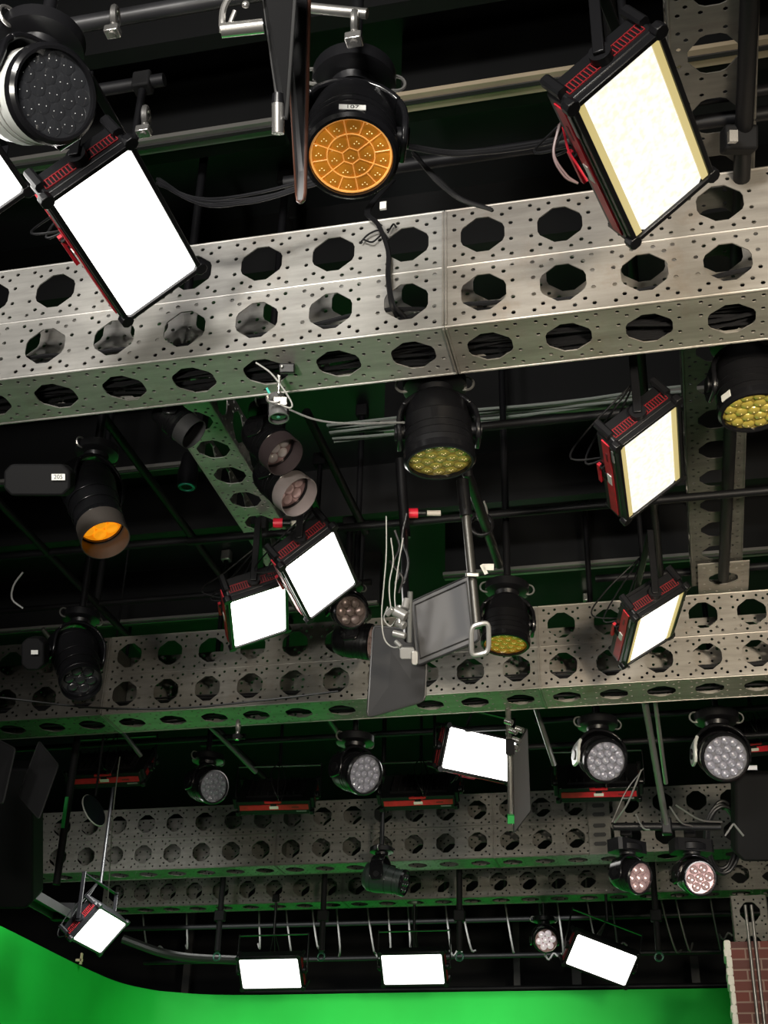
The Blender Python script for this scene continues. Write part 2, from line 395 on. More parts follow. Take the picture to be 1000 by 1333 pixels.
# splice post section on the third beam
# the right end of the third beam continues past a ladder-like splice plate
rt = root('splice_plate', (-.70, 11.5, 4.6), 'narrow bolted splice plate with slots on the third beam', 'steel plate')
xs = atY(782, 1100, 11.5).x
mb = MB(); mb.box((xs, 11.497, 4.89), (.19, .012, .60)).build('plate', STEEL_C, rt)
for z in (4.68, 4.76, 4.84, 4.94, 5.02, 5.10): MB().chbox((xs, 11.488, z), (.11, .006, .035), (V((1, 0, 0)), V((0, 1, 0)), V((0, 0, 1))), .012).build('slot', INK, rt)
mb = MB(); panel(mb, (xs+.27, 11.5, 4.745), (1, 0, 0), (0, 0, 1), .29, .29, 4); panel(mb, (xs+.27, 11.5, 5.03), (1, 0, 0), (0, 0, 1), .29, .28, 4)
panel(mb, (xs+.27, 11.67, 4.6), (1, 0, 0), (0, 1, 0), .29, .34, 4)
tag(mb.build('perforated_beam', STEEL_C, org=(xs, 11.5, 4.6), solid=.005, merge=True, smooth=0), 'short warm-grey beam stub right of the splice plate, behind the twin pink spots', 'steel beam', 'perforated steel beams across the studio')

def ybeam(label, Xc, Y0, n, Z, s=.29, w=.29, hh=.26, m=STEEL_C):
    rt = root('perforated_crossbeam', (Xc, Y0, Z), label, 'steel beam')
    mb = MB(); panel(mb, (Xc, Y0, Z), (0, 1, 0), (1, 0, 0), s, w, n); mb.build('bottom_plate', m, rt, solid=.005, merge=True, smooth=0)
    for sg, nm in ((-1, 'side_plate'), (1, 'side_plate')):
        mb = MB(); panel(mb, (Xc+sg*w/2, Y0, Z+hh/2), (0, 1, 0), (0, 0, 1), s, hh, n); mb.build(nm, m, rt, solid=.005, merge=True, smooth=0)
    e = MB()
    for sg in (-1, 1): e.tube([(Xc+sg*w/2, Y0-s/2, Z), (Xc+sg*w/2, Y0+s*(n-.5), Z)], .006, 8)
    e.build('folded_edge', m, rt); return rt
ybeam('perforated crossbeam running away at the right, above the near beam', .335, .69, 24, 5.19, m=STEEL_C)
ybeam('green-lit perforated crossbeam running away at the left, behind the near beam', -2.215, 4.35, 12, 5.19, .27, .25, .24, m=STEEL_A)
# splice plate where the right crossbeam meets the second beam
pc = atZ(942, 757, 5.165)
rt = root('splice_plate', pc, 'bolted splice plate under the right crossbeam at the second beam', 'steel plate')
mb = MB(); panel(mb, (pc.x, pc.y-.04, 5.17), (1, 0, 0), (0, 1, 0), .30, .42, 1); mb.build('plate', STEEL_B, rt, solid=.008, smooth=0)

# post at lower right
cx = atD(974, 1165, 11.55)
rt = root('perforated_post', (cx.x, cx.y, 0), 'perforated steel post rising behind the brick wall, lower right', 'steel post')
mb = MB(); panel(mb, (cx.x, cx.y, .145), (0, 0, 1), (1, 0, 0), .29, .30, 15); mb.build('front_plate', STEEL_C, rt, solid=.006, merge=True, smooth=0)
for sg in (-1, 1):
    mb = MB(); panel(mb, (cx.x+sg*.15, cx.y+.15, .145), (0, 0, 1), (0, 1, 0), .29, .30, 15); mb.build('side_plate', STEEL_C, rt, solid=.006, merge=True, smooth=0)
e = MB()
for sg in (-1, 1): e.tube([(cx.x+sg*.15, cx.y, 0), (cx.x+sg*.15, cx.y, 4.35)], .006, 8)
e.build('folded_edge', STEEL_C, rt)

# cable runs inside the beams
def cable_run(label, x0, x1, Y, dep, Z, n, h=.09):
    mb = MB()
    for i in range(n):
        y = Y+.04+random.random()*(dep-.08); z = Z+.02+random.random()*h; ph = random.random()*9; amp = .008+random.random()*.018
        mb.tube([(x0+(x1-x0)*k/60, y+amp*math.sin(ph+k*.33)+amp*.6*math.sin(k*.9+ph*2), z+amp*.7*math.sin(ph*2+k*.41)) for k in range(61)], .006+random.random()*.004, 6)
    tag(mb.build('cable_run', CABLE, org=(x0, Y, Z)), label, 'cables', kind='stuff')
cable_run('black cables lying inside the near beam, seen through its underside holes', -4.0, 1.8, 3.874, .30, 4.61, 44)
cable_run('black cables lying inside the second beam', -6.0, 1.6, 7.557, .345, 4.61, 26)

# ------------------------------------------------------------------ pipes
def pipe(label, p0, p1, r=.024, m=PIPE, name='grid_pipe', ext=0., cat='pipe', group=None):
    p0 = V(p0); p1 = V(p1); d = (p1-p0).normalized(); p0 = p0-d*ext; p1 = p1+d*ext
    o = MB().cyl(p0, p1, r, seg=14).build(name, m, org=p0); return tag(o, label, cat, group)
ZP = 5.27
def ypipe(label, a, b, e0=.0, e1=.0, Z=ZP, r=.024): return pipe(label, atZ(*a, Z), atZ(*b, Z), r)
pipe('black pipe running away at the far left edge, below the amber spot', (-3.68, 4.3, ZP), (-3.68, 11.3, ZP))
pipe('black pipe running away from under the near beam, left of the two black spots', (-2.72, 4.3, ZP), (-2.72, 11.3, ZP))
pipe('black pipe running away at the right edge beside the crossbeam', atZ(978, -40, 5.13), atZ(942, 752, 5.13), .032)
pipe('black pipe running away over the speckled lit panels on the right', (.0, 1.0, ZP), (.0, 7.5, ZP))
pipe('black cross pipe over the large glaring panel at upper left', (-3.2, 3.1, ZP), (-1.6, 3.1, ZP))
pipe('black pipe running away above the two lit panels left of centre', (-1.68, 5.3, ZP), (-1.68, 6.6, ZP))
def xpipe(label, a, Z, x0, x1, r=.024, m=PIPE):
    Y = atZ(*a, Z).y; return pipe(label, (x0, Y, Z), (x1, Y, Z), r, m)
xpipe('black cross pipe behind the washlight with orange lens', (600, 205), ZP-.06, -1.3, 1.2, .026)
xpipe('black cross pipe over the two speckled panels, right of the green-gold washlight', (779, 540), ZP, -1.0, 1.4)
xpipe('black cross pipe carrying the red connectors in the middle', (620, 672), 5.05, -2.6, 1.4, .022)
xpipe('black cross pipe in front of the second beam on the left', (150, 712), ZP, -5.5, -1.6)
xpipe('black cross pipe above the lower lit panel on the left', (200, 780), ZP, -5.5, -1.8, .02)
xpipe('black cross pipe below the third lit speckled panel, right', (930, 742), ZP, -.4, 1.6)
# pipes behind the second beam
for (px, py, Z, x0, x1, l) in ((150, 968, 4.95, -6.3, -3.2, 'dark cross pipe behind the second beam above the left red-striped panel'),
                               (380, 962, 4.95, -3.6, -1.2, 'dark cross pipe behind the second beam left of the yellow-topped washlight'),
                               (640, 975, 4.95, -1.8, .9, 'dark cross pipe behind the second beam above the bright tilted panel'),
                               (850, 930, 5.0, -1.0, 1.8, 'dark cross pipe behind the second beam between the two silver washlights')):
    xpipe(l, (px, py), Z, x0, x1, .022, PIPE)
for (a, b, l) in (((432, 940), (452, 972), 'grey slanted brace pipe behind the second beam, left of the yellow-topped washlight'),
                  ((697, 920), (722, 996), 'grey slanted brace pipe right of the narrow flag'),
                  ((142, 930), (184, 984), 'grey slanted brace pipe above the left red-striped panel'),
                  ((300, 972), (333, 1005), 'grey slanted brace pipe right of the left silver washlight')):
    pipe(l, atY(*a, 8.6)*3-atY(*b, 8.9)*2, atY(*b, 8.9), .018, mat('grey_pipe', (.16, .165, .16), .35, .6), 'brace_pipe')

# far black poles in front of the fourth beam and their hooks
for (px, l) in ((291, 'black far pole left of the first far lit panel'), (423, 'black far pole between the first two far lit panels'), (598, 'black far pole right of the middle far lit panel'), (850, 'black far pole above the right tilted far panel')):
    top = atY(px, 1138, 12.25); bot = V((top.x, top.y, atY(px, 1238, 12.25).z))
    rt = root('hanging_pole', top, l, 'pole')
    MB().cyl(top+V((0, 0, .5)), bot, .028).build('pole', BLKM, rt)
    MB().box((top.x, top.y, (top.z*.45+bot.z*.55)), (.10, .08, .10)).build('pipe_clamp', BLKM, rt, bevel=.01)
    MB().torus(bot-V((0, 0, .05)), (.2, 1, 0), .035, .009).build('hook', mat('dark_green_hook', (.03, .10, .07), .4, .5), rt)
xpipe('long black far pipe just under the fourth beam', (400, 1203), 4.5, -6.2, 1.6, .028)
p = atY(600, 1245, 14.2); pipe('long black far pipe behind the far lit panels', (-6, 14.2, p.z), (1.5, 14.2, p.z), .025)
p = atY(600, 1284, 14.9); pipe('dark pipe lying along the top of the green wall', (-5.1, 15.1, ZT+.045), (1.5, 15.1, ZT+.045), .03)
# curved dark duct at lower left
mb = MB(); mb.tube(curve_pts([atY(160, 1222, 13.2), atY(210, 1240, 13.3), atY(250, 1247, 13.3), atY(310, 1250, 13.3)], 20), .045, 10)
tag(mb.build('curved_duct', mat('dark_grey_duct', (.015, .016, .015), .5), org=atY(160, 1222, 13.2)), 'dark curved hose bending right of the lower left lit panel', 'hose')
# thin grey hanging cables
xs_ = [185, 243, 337, 372, 406, 438, 478, 505, 531, 580, 601, 658, 702, 726, 765, 797, 862, 881, 926]
for i, px in enumerate(xs_):
    t = atY(px, 1176, 13.5); bz = ZT+.03; k = random.uniform(-.06, .16)
    pts = [t+V((0, 0, .3)), t, V((t.x+k*.4+.03, 13.6, t.z-.42)), V((t.x+k, 13.7, bz+.10+random.random()*.2))]
    mb = MB(); mb.tube(curve_pts(pts, 12), .010, 6)
    if i % 3 == 0:
        e = pts[-1]; mb.tube(curve_pts([e, e+V((.04, 0, -.05)), e+V((.09, 0, .01)), e+V((.13, 0, -.02))], 9), .011, 6)
    tag(mb.build('hanging_cable', mat('pale_grey_cable', (.05, .05, .048), .6), org=t), 'thin grey cable hanging from the far grid above the green wall', 'cable', 'thin grey cables above the green wall')
for px, z0, z1, w in ((540, 1180, 1250, .05), (672, 1215, 1290, .05), (250, 1195, 1290, .06), (750, 1250, 1290, .07), (905, 1262, 1290, .06)):
    a = atY(px, z0, 16.8); b_ = atY(px, z1, 16.8)
    tag(MB().box((a.x, 16.8, (a.z+b_.z)/2), (w*1.6, .05, a.z-b_.z+.3)).build('wall_stud', mat('dim_grey_stud', (.05, .05, .048), .6), org=(a.x, 16.8, b_.z)),
        {540: 'grey upright stud behind the middle far lit panel', 672: 'grey upright stud behind the pale pink far lamp', 250: 'grey upright stud left of the first far lit panel', 750: 'grey upright stud behind the tilted far panel', 905: 'grey upright stud near the brick wall'}[px], 'wall stud')

# ------------------------------------------------------------------ rectangular LED panels
def led_panel(label, c, pan, tilt, roll=0., lit=LIT, edges=False, ends=True, yoke_h=.34, drop=ZP, w=.60, h=.30, group='lit rectangular LED panels', cables=True, back_yoke=False, glow=True):
    c = V(c); pan = R(pan); tilt = R(tilt)
    a = V((math.cos(pan), math.sin(pan), 0)); n0 = V((math.sin(pan), -math.cos(pan), 0))
    n = n0*math.cos(tilt)-V((0, 0, 1))*math.sin(tilt); b = n.cross(a)
    if b.z < 0: b = -b
    if roll: rr = R(roll); a, b = a*math.cos(rr)+b*math.sin(rr), b*math.cos(rr)-a*math.sin(rr)
    ax = (a, n, b); D = .105; bz = .022
    rt = root('led_panel', c, label, 'LED panel light', group)
    MB().chbox(c-n*(D/2+.008), (w+2*bz, D, h+2*bz), ax, .018).build('housing', BLK, rt, bevel=.004)
    # heat-sink spine behind
    mb = MB()
    for k in range(9): mb.box(c-n*(D+.03)+a*((k-4)*.055), (.010, .05, h*.72), ax)
    mb.box(c-n*(D+.018), (w*.8, .02, h*.76), ax); mb.build('heat_sink', BLKM, rt)
    # bezel frame
    fr = MB(); t = .018
    for s in (-1, 1):
        fr.box(c+b*(s*(h/2+t/2))+n*.002, (w+2*t, .028, t), ax); fr.box(c+a*(s*(w/2+t/2))+n*.002, (t, .028, h), ax)
    for s in (-1, 1):
        for q in (-1, 1): fr.chbox(c+a*(s*(w/2+.012))+b*(q*(h/2+.012)), (.045, .034, .045), ax, .012)
    fr.build('bezel', BLK, rt, bevel=.003)
    ew = .026 if edges else 0
    MB().chbox(c+n*.001, (w, .006, h-2*ew), ax, .012).build('diffuser', lit, rt)
    if edges:
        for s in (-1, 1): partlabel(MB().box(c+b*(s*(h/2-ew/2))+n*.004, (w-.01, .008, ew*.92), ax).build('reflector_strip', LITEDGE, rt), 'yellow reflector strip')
    # red stripe along the lower long side, with label and little handle
    sc = c-n*(D*.52)-b*(h/2+bz)
    st = partlabel(MB().box(sc-b*.002, (w*.97, .048, .006), ax).build('side_stripe', RED, rt), 'red stripe')
    lb = MB().box(sc-b*.006, (.075, .026, .004), ax).build('stripe_label', TAG, st); lb.parent = st
    partlabel(MB().box(sc-b*.005-a*(w*.30), (.06, .010, .003), ax).build('side_stripe_mark', mat('dark_red_mark', (.12, .01, .015), .5), rt), 'dark mark')
    MB().box(sc-n*.055-b*.012, (.14, .016, .016), ax).build('tilt_handle', RED, rt)
    MB().box(sc-n*.04, (.05, .05, .02), ax).build('control_box', BLKM, rt)
    MB().box(sc+n*.040-a*(w*.38)-b*.002, (.085, .012, .004), ax).build('maker_strip', mat('dim_silver_lettering', (.22, .22, .22), .4), rt)
    for s in (-1, 1):   # red vents on both short ends
        for q in (-1, 1):
            v = MB(); cc = c-n*(D*.45)+a*(s*(w/2+bz+.002))+b*(q*h*.27)
            L_ = .115; v.box(cc+n*.019, (.004, .003, L_), ax); v.box(cc-n*.019, (.004, .003, L_), ax)
            for k in range(10): v.box(cc+b*((k-4.5)*L_/9), (.004, .038, .0035), ax)
            v.build('vent_grille', VENT, rt)
        MB().cyl(c-n*(D*.5)+a*(s*(w/2+bz)), c-n*(D*.5)+a*(s*(w/2+bz+.03)), .034, seg=20).build('pivot_knob', BLK, rt)
        MB().chbox(c-n*(D*.85)+a*(s*(w/2+bz+.006))-b*(h/2+.0), (.035, .09, .035), ax, .008).build('corner_bumper', BLK, rt)
        MB().chbox(c-n*(D*.85)+a*(s*(w/2+bz+.006))+b*(h/2+.0), (.035, .09, .035), ax, .008).build('corner_bumper', BLK, rt)
    # yoke: arms hang straight down from a crossbar
    pv = c-n*(D*.5); ah = V((a.x, a.y, a.z)); up = V((0, 0, 1)); up = (up-ah*up.dot(ah)).normalized()
    arm = w/2+bz+.04; y = MB(); top = pv+up*yoke_h
    y.box(pv+ah*arm+up*yoke_h/2, (.008, .034, yoke_h+.03), (ah, up.cross(ah), up)); y.box(pv-ah*arm+up*yoke_h/2, (.008, .034, yoke_h+.03), (ah, up.cross(ah), up))
    y.box(top, (2*arm, .034, .010), (ah, up.cross(ah), up)); y.build('yoke', BLK, rt, bevel=.003)
    if drop:
        s = MB(); s.cyl(top, (top.x, top.y, max(drop, top.z+.06)), .014, seg=12); s.build('stem', BLK, rt)
        MB().box((top.x, top.y, max(drop, top.z+.06)), (.07, .06, .075)).build('pipe_clamp', ALU if random.random() < .3 else BLKM, rt, bevel=.008)
    if cables:
        q = c-n*(D*.9)-b*(h*.3)+a*(-w*.15)
        cb = MB()
        for k in range(3):
            e = q-b*(.10+.03*k)-n*(.06*k)
            cb.tube(curve_pts([q+a*(.02*k), e+a*.03, e+b*.16-n*.10+a*(.05*k), top+up*.05], 18), .0045, 6)
        cb.build('power_cable', CABLE, rt)
    return rt, (a, n, b)
G1 = 'lit rectangular LED panels'
led_panel('large glaring white LED panel at upper left in front of the near beam', (-1.65, 3.10, 4.54), 89, 53)
led_panel('white LED panel cut by the left edge beside the clear-lensed washlight', (-2.10, 2.64, 4.57), 89, 53)
led_panel('large speckled LED panel with yellow edges at upper right, above the near beam', (.07, 2.98, 4.51), 77, 56, lit=LITC, edges=True)
led_panel('speckled LED panel with yellow edges below the near beam on the right', (0, 4.90, 4.54), 90, 53, lit=LITC, edges=True)
led_panel('white LED panel with narrow yellow edges in front of the second beam, right', (-.06, 6.56, 4.51), 99, 57, lit=emitter('lit_diffuser_bright_speckled', (1, .985, .92), 2.0, grain=.3, scale=40), edges=True, drop=5.86)
led_panel('square-looking white LED panel left of centre, higher of the close pair', (-1.70, 5.77, 4.58), 93, 51)
led_panel('rounded white LED panel left of centre, lower of the close pair', (-2.15, 6.15, 4.56), 106, 67, drop=5.12)
led_panel('bright white LED panel tilted down to the right, beside the narrow flag', (-1.44, 9.32, 4.80), 43, 22, drop=5.4)
led_panel('small lit LED panel hanging in its yoke above the green wall, lower left', (-4.72, 10.18, 3.77), 92, 40, edges=False, drop=5.2)
led_panel('leftmost of the two level lit panels just above the green wall', (-4.06, 12.76, 3.87), -1, 37, lit=LITFAR, drop=4.6)
led_panel('level lit panel just above the middle of the green wall', (-2.69, 13.01, 3.93), 0, 35, lit=LITFAR, drop=4.6)
led_panel('far lit panel above the green wall, tilted down to the right', (-.85, 12.76, 3.94), 16, 33, roll=-19, lit=LITFAR, drop=4.6)
# panels seen from behind, facing the green wall
for px, py, d, l, dp in ((148, 1008, 10.6, 'black LED panel with a red stripe seen from behind, leftmost, above the round mirror', 180),
                     (363, 1043, 11.0, 'black LED panel with a red stripe seen from behind, right of the left silver washlight', 184),
                     (549, 1037, 11.0, 'black LED panel with a red stripe seen from behind, right of the yellow-topped washlight', 181),
                     (779, 1026, 10.4, 'black LED panel with a red stripe seen from behind, under the silver washlight', 184),
                     (983, 968, 10.4, 'black LED panel with a red stripe cut by the right edge', 172)):
    led_panel(l, atD(px, py, d), dp, 40, lit=LITWALL, group='LED panels aimed at the green wall', drop=6.45, yoke_h=.26)

# ------------------------------------------------------------------ moving heads
def aimv(px, py, alpha, phi):
    v = ray(px, py).normalized(); al = R(alpha); ph = R(phi)
    rt_ = (RI-v*RI.dot(v)).normalized(); dn = (-UP-v*(-UP).dot(v)); dn = (dn-rt_*dn.dot(rt_)).normalized()
    return (-v*math.cos(al)+(rt_*math.cos(ph)+dn*math.sin(ph))*math.sin(al)).normalized()
def cells19(Rr):
    out = [(0, 0)]; 
    out += [(Rr*.40*math.cos(R(60*k+15)), Rr*.40*math.sin(R(60*k+15))) for k in range(6)]
    out += [(Rr*.77*math.cos(R(30*k)), Rr*.77*math.sin(R(30*k))) for k in range(12)]
    return out, Rr*.205
def cells7(Rr): return [(0, 0)]+[(Rr*.62*math.cos(R(60*k+10)), Rr*.62*math.sin(R(60*k+10))) for k in range(6)], Rr*.31
def head(label, px, py, depth, rad_px, alpha, phi, kind='19', plate=LENSSIL, cell=CELLSIL, body='wash', shell=BLK, up_len=None, drop=ZP, cat='stage light', tagtxt=None, hat=0., yoke=True, rim=None, cap=None, group='moving head lamps', base=True, fixed=False, hang=None, tag_ang=90, armgloss=None, name='moving_head_light', arm_side=0, dots=None):
    Pc = atD(px, py, depth); Rl = rad_px/FPX*depth; d = aimv(px, py, alpha, phi)
    rt = root(name, Pc, label, cat, group)
    t = d.cross(V((0, 0, 1)));
    if t.length < .15: t = RI.copy()
    t.z = 0; t.normalize()
    t = (t-d*t.dot(d)).normalized()
    front = Pc+d*hat
    if body == 'wash':
        prof = [(.02*Rl, Rl*1.0), (.02*Rl, Rl*1.06), (-.06*Rl, Rl*1.12), (-.45*Rl, Rl*1.14), (-.50*Rl, Rl*1.10), (-1.45*Rl, Rl*1.10), (-1.5*Rl, Rl*1.06), (-2.0*Rl, Rl*1.0), (-2.3*Rl, Rl*.85), (-2.5*Rl, Rl*.5), (-2.55*Rl, .001)]
        piv = -1.15*Rl; bw = 1.14*Rl
    else:
        prof = [(.02*Rl, Rl*1.0), (.02*Rl, Rl*1.08), (-.5*Rl, Rl*1.14), (-.55*Rl, Rl*1.05), (-1.2*Rl, Rl*1.12), (-2.6*Rl, Rl*1.32), (-3.3*Rl, Rl*1.30), (-3.7*Rl, Rl*1.05), (-3.8*Rl, Rl*.4), (-3.8*Rl, .001)]
        piv = -2.3*Rl; bw = 1.36*Rl
    MB().lathe(Pc, d, [(h, r) for h, r in prof], 40, x=t, caps=False).build('head_shell', shell, rt, smooth=28)
    # cooling slots / seam rings
    e = MB()
    for q in ((-.75, -1.0) if body == 'wash' else (-.9, -1.6, -2.9)): e.torus(Pc+d*(q*Rl), d, Rl*(1.105 if body == 'wash' else 1.16 if q > -1.5 else 1.22 if q > -2 else 1.33), Rl*.016, 36, 6)
    e.build('seam_ring', GLOSSBLK if shell is not WHITEH else ALU, rt)
    MB().lathe(Pc, d, [(-.26*Rl, Rl*1.10), (-.25*Rl, Rl*1.165), (-.04*Rl, Rl*1.15), (.035*Rl, Rl*1.07), (.03*Rl, Rl*1.0), (-.10*Rl, Rl*.995)], 40, x=t, caps=False).build('bezel_ring', GLOSSBLK, rt, smooth=25)
    rec = .10*Rl
    pl = MB().lathe(Pc-d*(rec+.01), d, [(0, Rl), (.01, Rl)], 40).build('lens_plate', plate, rt, smooth=30)
    cs, cr = (cells7 if kind == '7' else cells19)(Rl)
    x, y, z = basis(d, t); base_me = None
    ch = {'flat': .04, 'soft': .16}.get(kind, .42)
    for cxx, cyy in cs:
        p = Pc-d*(rec-.0005)+x*cxx+y*cyy
        if base_me is None:
            cm = MB().dome(p, d, cr, cr*ch, 18, 5); nf = len(cm.f)
            if dots:  # small domes stand in for lamp reflections on each cell
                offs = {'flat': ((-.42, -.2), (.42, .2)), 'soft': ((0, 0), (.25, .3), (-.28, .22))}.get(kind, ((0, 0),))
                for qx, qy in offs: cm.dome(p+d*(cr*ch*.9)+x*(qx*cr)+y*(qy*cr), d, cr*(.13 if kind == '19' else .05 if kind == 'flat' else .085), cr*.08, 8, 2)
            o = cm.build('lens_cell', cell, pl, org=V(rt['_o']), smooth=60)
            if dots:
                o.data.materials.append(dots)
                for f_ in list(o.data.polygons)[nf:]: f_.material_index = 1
            base_me = o; p0 = p
        else:
            o = base_me.copy(); C.objects.link(o); o.parent = pl; o.location = base_me.location+(p-p0)
    if rim:
        rg = MB(); z0 = Pc-d*(rec-.004)
        pt = lambda r_, a_: z0+(x*math.cos(R(a_))+y*math.sin(R(a_)))*(r_*Rl)
        rg.tube([pt(.215, 60*k+45) for k in range(6)], Rl*.014, 5, True)
        rg.tube([pt(.57, 10*k) for k in range(36)], Rl*.016, 5, True); rg.tube([pt(.955, 8*k) for k in range(45)], Rl*.028, 5, True)
        for k in range(6): rg.tube([pt(.215, 60*k+45), pt(.57, 60*k+45)], Rl*.013, 5)
        for k in range(12): rg.tube([pt(.57, 30*k+15), pt(.96, 30*k+15)], Rl*.014, 5)
        rg.build('cell_rims', rim, pl, org=V(rt['_o']))
    if hat:
        prf = [(-.02, Rl*1.13), (hat, Rl*1.13), (hat, Rl*1.09), (-.02, Rl*1.09)]
        MB().lathe(Pc, d, prf, 40, caps=False).build('top_hat', cap or HATIN, rt)
    if yoke:
        P0 = Pc+d*piv; upv = V((0, 0, 1)); upv = (upv-t*upv.dot(t)).normalized(); sd = t.cross(upv)
        a0 = bw+.12*Rl; th = .16*Rl; lift = .15*Rl if body == 'wash' else .55*Rl; H = lift+a0*.92
        path = [(-a0, -.50*Rl, .7), (-a0, -.30*Rl, 1.05), (-a0, .05*Rl, 1.25), (-a0, lift, 1.2)]
        path += [(-a0*math.cos(R(q_)), lift+a0*.92*math.sin(R(q_)), 1.2-.15*math.sin(R(q_))) for q_ in range(15, 180, 15)]
        path += [(a0, lift, 1.2), (a0, .05*Rl, 1.25), (a0, -.30*Rl, 1.05), (a0, -.50*Rl, .7)]
        nP = len(path); mid = nP//2
        def band(i0, i1):
            vs = []
            for i in range(i0, i1+1):
                px_, pz_, ww = path[i]; pa, pb = path[max(i-1, 0)], path[min(i+1, nP-1)]
                tx, tz = pb[0]-pa[0], pb[1]-pa[1]; l_ = math.hypot(tx, tz); nx_, nz_ = -tz/l_, tx/l_
                cpt = P0+t*px_+upv*pz_; nn_ = t*nx_+upv*nz_; w2 = ww*Rl*.5
                for du, dv in ((-1, -1), (1, -1), (1, 1), (-1, 1)): vs.append(cpt+nn_*(th*.5*du)+sd*(w2*dv))
            m_ = i1-i0
            return MB().add(vs, [(0, 1, 2, 3), (4*m_+3, 4*m_+2, 4*m_+1, 4*m_)]+[(i*4+k, i*4+(k+1) % 4, (i+1)*4+(k+1) % 4, (i+1)*4+k) for i in range(m_) for k in range(4)])
        left_arm = armgloss if (armgloss and (-t).dot(RI) < 0) else GLOSSBLK; right_arm = armgloss if (armgloss and t.dot(RI) < 0) else GLOSSBLK
        band(0, 5).build('yoke_arm', left_arm, rt, bevel=Rl*.05, smooth=60); band(nP-6, nP-1).build('yoke_arm', right_arm, rt, bevel=Rl*.05, smooth=60)
        band(5, nP-6).build('yoke_bridge', GLOSSBLK, rt, bevel=Rl*.05, smooth=60)
        for s in (-1, 1):
            q = P0+t*(s*a0); MB().cyl(q-t*(s*.3*Rl), q+t*(s*.14*Rl), .26*Rl, seg=20).build('tilt_axle', BLK, rt)
        tp = P0+upv*(H+.08*Rl)
        if base:
            MB().lathe(tp, upv, [(0, .55*Rl), (.18*Rl, .6*Rl)], 24).build('pan_collar', BLK, rt)
            (MB().chbox(tp+upv*(.55*Rl), (2.7*Rl, .85*Rl, 1.5*Rl), (t, upv, sd), .2*Rl) if base == 'box' else MB()).lathe(tp, upv, [(.18*Rl, .9*Rl), (.24*Rl, 1.05*Rl), (.62*Rl, 1.05*Rl), (.72*Rl, .9*Rl)], 36).build('base', BLK, rt, smooth=30)
            tp = tp+upv*(.9*Rl)
            for s in (-1, 1): MB().torus(tp-upv*.45*Rl+t*(s*1.02*Rl), sd, .26*Rl, .045*Rl, 20, 6).build('carry_handle', ALU, rt)
        zt = max(drop, tp.z+.05)
        st = MB().cyl(tp, (tp.x, tp.y, zt), .02, seg=12); st.build('stem', BLK, rt)
        if hang: pipe(hang, (tp.x-.5, tp.y, zt), (tp.x+.5, tp.y, zt))
        MB().box((tp.x, tp.y, zt), (.08, .07, .09)).build('pipe_clamp', ALU if kind == '19' else BLKM, rt, bevel=.01)
    if tagtxt:
        an = R(tag_ang); rad = x*math.cos(an)+y*math.sin(an)
        # choose the radial direction that faces up in the picture
        rad = (UP-d*UP.dot(d)).normalized(); side = d.cross(rad).normalized()
        if tag_ang != 90: rad = (rad*math.cos(R(tag_ang-90))+side*math.sin(R(tag_ang-90))).normalized()
    return rt, Pc, Rl, d, t, x, y

def number_tag(rt, txt, pos, xa, ya, w=.075, h=.026):
    xa = V(xa).normalized(); ya = V(ya).normalized(); n = xa.cross(ya)
    if n.dot(EYE-V(pos)) < 0: xa = -xa; n = -n
    tg = MB().box(pos, (w, h, .003), (xa, ya, n)).build('number_tag', TAG, rt)
    tg['_o'] = rt['_o']
    if txt: text_mesh(txt, h*.95, V(pos)+n*.002, xa, ya, INK, tg)
    return tg

# 1 clear-lensed washlight, top left, silvery side
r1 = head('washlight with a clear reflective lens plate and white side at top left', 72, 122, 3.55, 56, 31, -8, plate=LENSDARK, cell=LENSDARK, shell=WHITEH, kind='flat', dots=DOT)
rt, Pc, Rl, d, t, x, y = r1
lt = -RI; rad = (lt-d*lt.dot(d)).normalized(); tan_ = d.cross(rad).normalized()
number_tag(rt, '', Pc+rad*Rl*1.13-d*Rl*.75, tan_, d, .07, .035)
# 2 orange
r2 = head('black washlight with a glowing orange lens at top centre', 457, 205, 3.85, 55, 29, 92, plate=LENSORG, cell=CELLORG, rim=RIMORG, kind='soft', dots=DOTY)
rt, Pc, Rl, d, t, x, y = r2
rad = (UP-d*UP.dot(d)).normalized(); rad = (rad*.7+(-FW-d*(-FW).dot(d)).normalized()*.72).normalized()
rad = ((EYE-Pc)-d*(EYE-Pc).dot(d)).normalized(); side = d.cross(rad)
number_tag(rt, '107', Pc+rad*Rl*1.15-d*Rl*.24+side*.0, side, -d, .078, .028)
# 3 green-gold below near beam
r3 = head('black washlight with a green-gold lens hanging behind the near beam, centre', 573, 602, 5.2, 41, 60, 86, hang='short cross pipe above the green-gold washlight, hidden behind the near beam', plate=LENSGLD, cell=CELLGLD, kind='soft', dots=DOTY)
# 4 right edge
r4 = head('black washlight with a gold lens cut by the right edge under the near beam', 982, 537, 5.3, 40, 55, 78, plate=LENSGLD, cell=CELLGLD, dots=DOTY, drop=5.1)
rt, Pc, Rl, d, t, x, y = r4
rad = ((EYE-Pc)-d*(EYE-Pc).dot(d)).normalized(); side = d.cross(rad); rad2 = (rad*.6-RI*.8); rad2 = (rad2-d*rad2.dot(d)).normalized()
number_tag(rt, '', Pc+rad2*Rl*1.16-d*Rl*.25, d.cross(rad2), d, .05, .03)
# 5 amber spot with top hat
r5 = head('long black spot with a top hat and glowing amber lens on the left', 131, 684, 5.9, 28, 42, 72, kind='7', plate=LENSHOT, cell=CELLHOT, body='spot', hat=.105)
rt, Pc, Rl, d, t, x, y = r5
number_tag(rt, '205', atD(76, 621, 5.3), RI, UP, .055, .026)
MB().chbox(atD(52, 625, 5.36), (.27, .10, .13), (RI, FW, UP), .03).build('side_box', BLKM, rt, bevel=.01)
